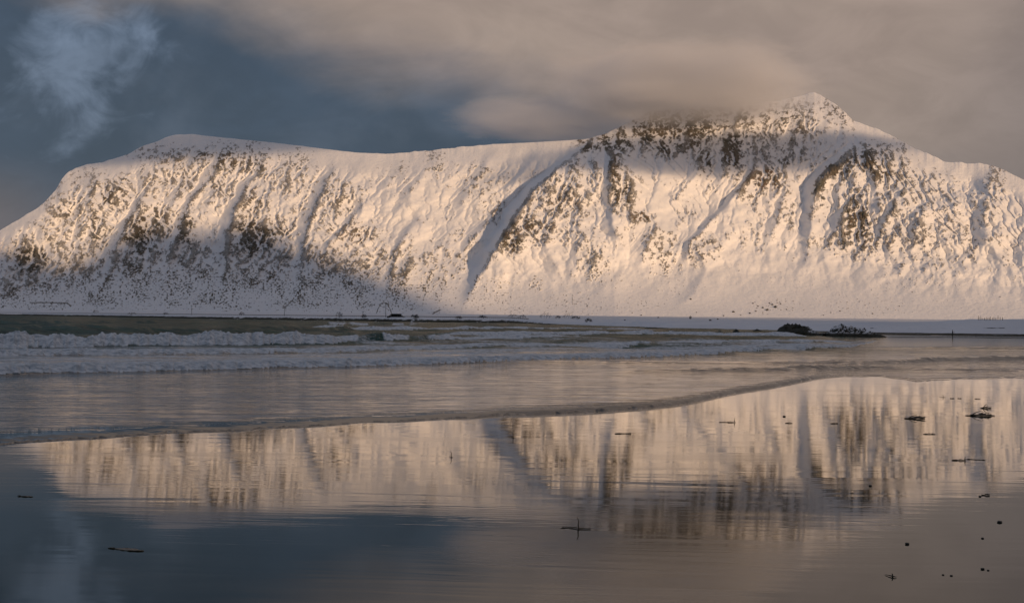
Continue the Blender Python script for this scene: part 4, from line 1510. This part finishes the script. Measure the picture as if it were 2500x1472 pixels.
def shrubs():
    rnd = random.Random(5)
    spots = [(1331, 777, 26, 15, 'widest'), (1252, 775, 24, 8, ''), (1275, 776, 18, 7, ''), (1362, 778, 12, 7, ''), (1388, 777, 30, 12, ''), (1405, 779, 20, 7, ''), (888, 776, 12, 8, ''),
             (828, 775, 16, 13, ''), (1010, 776, 14, 7, ''), (1016, 777, 9, 8, ''), (1178, 777, 20, 6, ''), (1120, 778, 14, 5, ''), (322, 768, 20, 5, ''), (404, 768, 12, 4, ''), (233, 764, 14, 8, ''), (590, 770, 12, 8, ''),
             (1436, 786, 16, 7, ''), (1685, 779, 5, 8, '')]
    labs = ['broad dark bare shrub, the largest below the bright snow apron', 'long dark thicket by the guardrail near the rail end', 'lower dark thicket touching the long thicket', 'small round bare shrub between two large ones',
            'wide flat thicket right of the largest shrub', 'thin scrub at the end of the wide flat thicket', 'small bush left of the arched track', 'upright bush under the dark scree gully', 'shrub behind the portal roof',
            'narrow shrub close to the portal', 'low spread-out scrub under the speckled talus', 'low scrub between portal and thicket', 'dark scrub under the shaded scree fans', 'tiny dark bush near the short pole',
            'tufted bush under the leftmost snow fan', 'bush under the dark speckled scree', 'scrub at the foot of the blue shaded dune', 'single thin upright bush on the sunlit apron']
    for i, (x, y, wd, hh, _) in enumerate(spots):
        p = hit(x, y)
        if p is None:
            continue
        k = p.y / F
        W_, H_ = wd * k, hh * k
        root = empty('shrub', p)
        b = MB()
        for j in range(5):
            x0 = rnd.uniform(-.4, .4) * W_
            b.tube([(x0, 0, -.3), (x0 + rnd.uniform(-.1, .1) * W_, 0, H_ * .4), (x0 + rnd.uniform(-.2, .2) * W_, 0, H_ * .8)], [.10, .07, .03], 5)
        b.build('stems', M_TWIG, root)['kind'] = 'stuff'
        b = MB()
        for j in range(150):
            q = rnd.uniform(-.5, .5)
            hmax = H_ * (1 - (2 * q) ** 2 * .7) * rnd.uniform(.3, 1.0)
            a = Vector((q * W_, rnd.uniform(-.2, .2) * W_, hmax))
            d = Vector((rnd.uniform(-1, 1), rnd.uniform(-.6, .6), rnd.uniform(-.2, 1))).normalized() * rnd.uniform(.5, 1.3)
            s_ = Vector((rnd.uniform(-1, 1), rnd.uniform(-1, 1), rnd.uniform(-1, 1))).normalized() * rnd.uniform(.06, .2)
            b.add([a, a + d + s_, a + d * .6 - s_], [(0, 1, 2)])
        b.build('twigs', M_TWIG, root, False)['kind'] = 'stuff'
        tag(root, labs[i], 'shrub', 'bare shrubs along the shore road')


shrubs()


def fence():
    xs = [2388, 2392, 2397, 2403, 2407, 2411, 2415, 2418, 2422, 2426, 2431, 2436, 2441, 2447]
    hs = [9, 8, 4, 4, 6, 4, 5, 7, 4, 6, 4, 9, 6, 6]
    p0 = hit(2418, 782, ('shore',))
    root = empty('snow_fence', p0)
    tops = []
    for i, (x, h) in enumerate(zip(xs, hs)):
        p = hit(x, 781.6 + .4 * math.sin(i * 2.1), ('shore',)) or p0
        k = p.y / F
        b = MB()
        hh = h * k + .25
        ln = .06 * math.sin(i * 1.7)
        b.tube([(0, 0, -.35), (ln * .5, 0, hh * .5), (ln, 0, hh)], [.075, .07, .055], 6)
        o = b.build('post', M_WOOD, root)
        o.location = p - p0
        tops.append(p - p0 + Vector((ln * .5, 0, hh * .45)))
    b = MB()
    b.tube(tops, [.025] * len(tops), 5)
    b.build('wire', M_STEEL, root)
    tag(root, 'uneven row of dark fence posts on top of the snowy dune', 'fence')


fence()


def boulders():
    rnd = random.Random(11)
    labs = {}
    spots = [(1872, 757, 7), (1892, 750, 8), (1885, 744, 5), (1862, 752, 5), (1850, 748, 4), (1845, 760, 4), (1905, 742, 4), (1878, 740, 4), (1830, 765, 5), (1790, 762, 6), (1733, 783, 7), (1752, 780, 5), (1686, 731, 5),
             (1920, 756, 4), (1838, 741, 4), (1808, 770, 3), (1766, 771, 4), (2010, 770, 3), (2050, 760, 4), (2130, 766, 4), (1700, 763, 3), (1525, 782, 4), (1607, 776, 5), (1565, 770, 4), (2195, 748, 3)]
    base = []
    for s_ in range(4):
        bm = bmesh.new()
        bmesh.ops.create_icosphere(bm, subdivisions=2, radius=1.0)
        for v in bm.verts:
            v.co *= 1 + .28 * math.sin(v.co.x * 3.1 + s_ * 2) * math.cos(v.co.y * 2.7 + s_) + rnd.uniform(-.08, .08)
            v.co.z *= .75
        me = bpy.data.meshes.new('boulder')
        bm.to_mesh(me)
        bm.free()
        me.materials.append(M_PEBBLE)
        base.append(me)
    for i, (x, y, d) in enumerate(spots):
        p = hit(x, y)
        if p is None:
            continue
        ob = bpy.data.objects.new('boulder', base[i % 4])
        r = d * p.y / F / 2
        ob.location = p + Vector((0, 0, r * .2))
        ob.scale = (r * 1.15, r, r)
        ob.rotation_euler = (0, 0, i * 1.3)
        C.objects.link(ob)
        lab = {0: 'second largest boulder of the cluster in the snow apron', 1: 'largest dark boulder of the cluster in the snow apron', 12: 'lone boulder high in the gully mouth above the apron',
               10: 'boulder just behind the blue dune, left of the tall surf rock'}.get(i, 'small dark boulder sticking out of the sunlit snow apron')
        tag(ob, lab, 'boulder', 'boulders on the snow apron')


boulders()
#@@NEXT
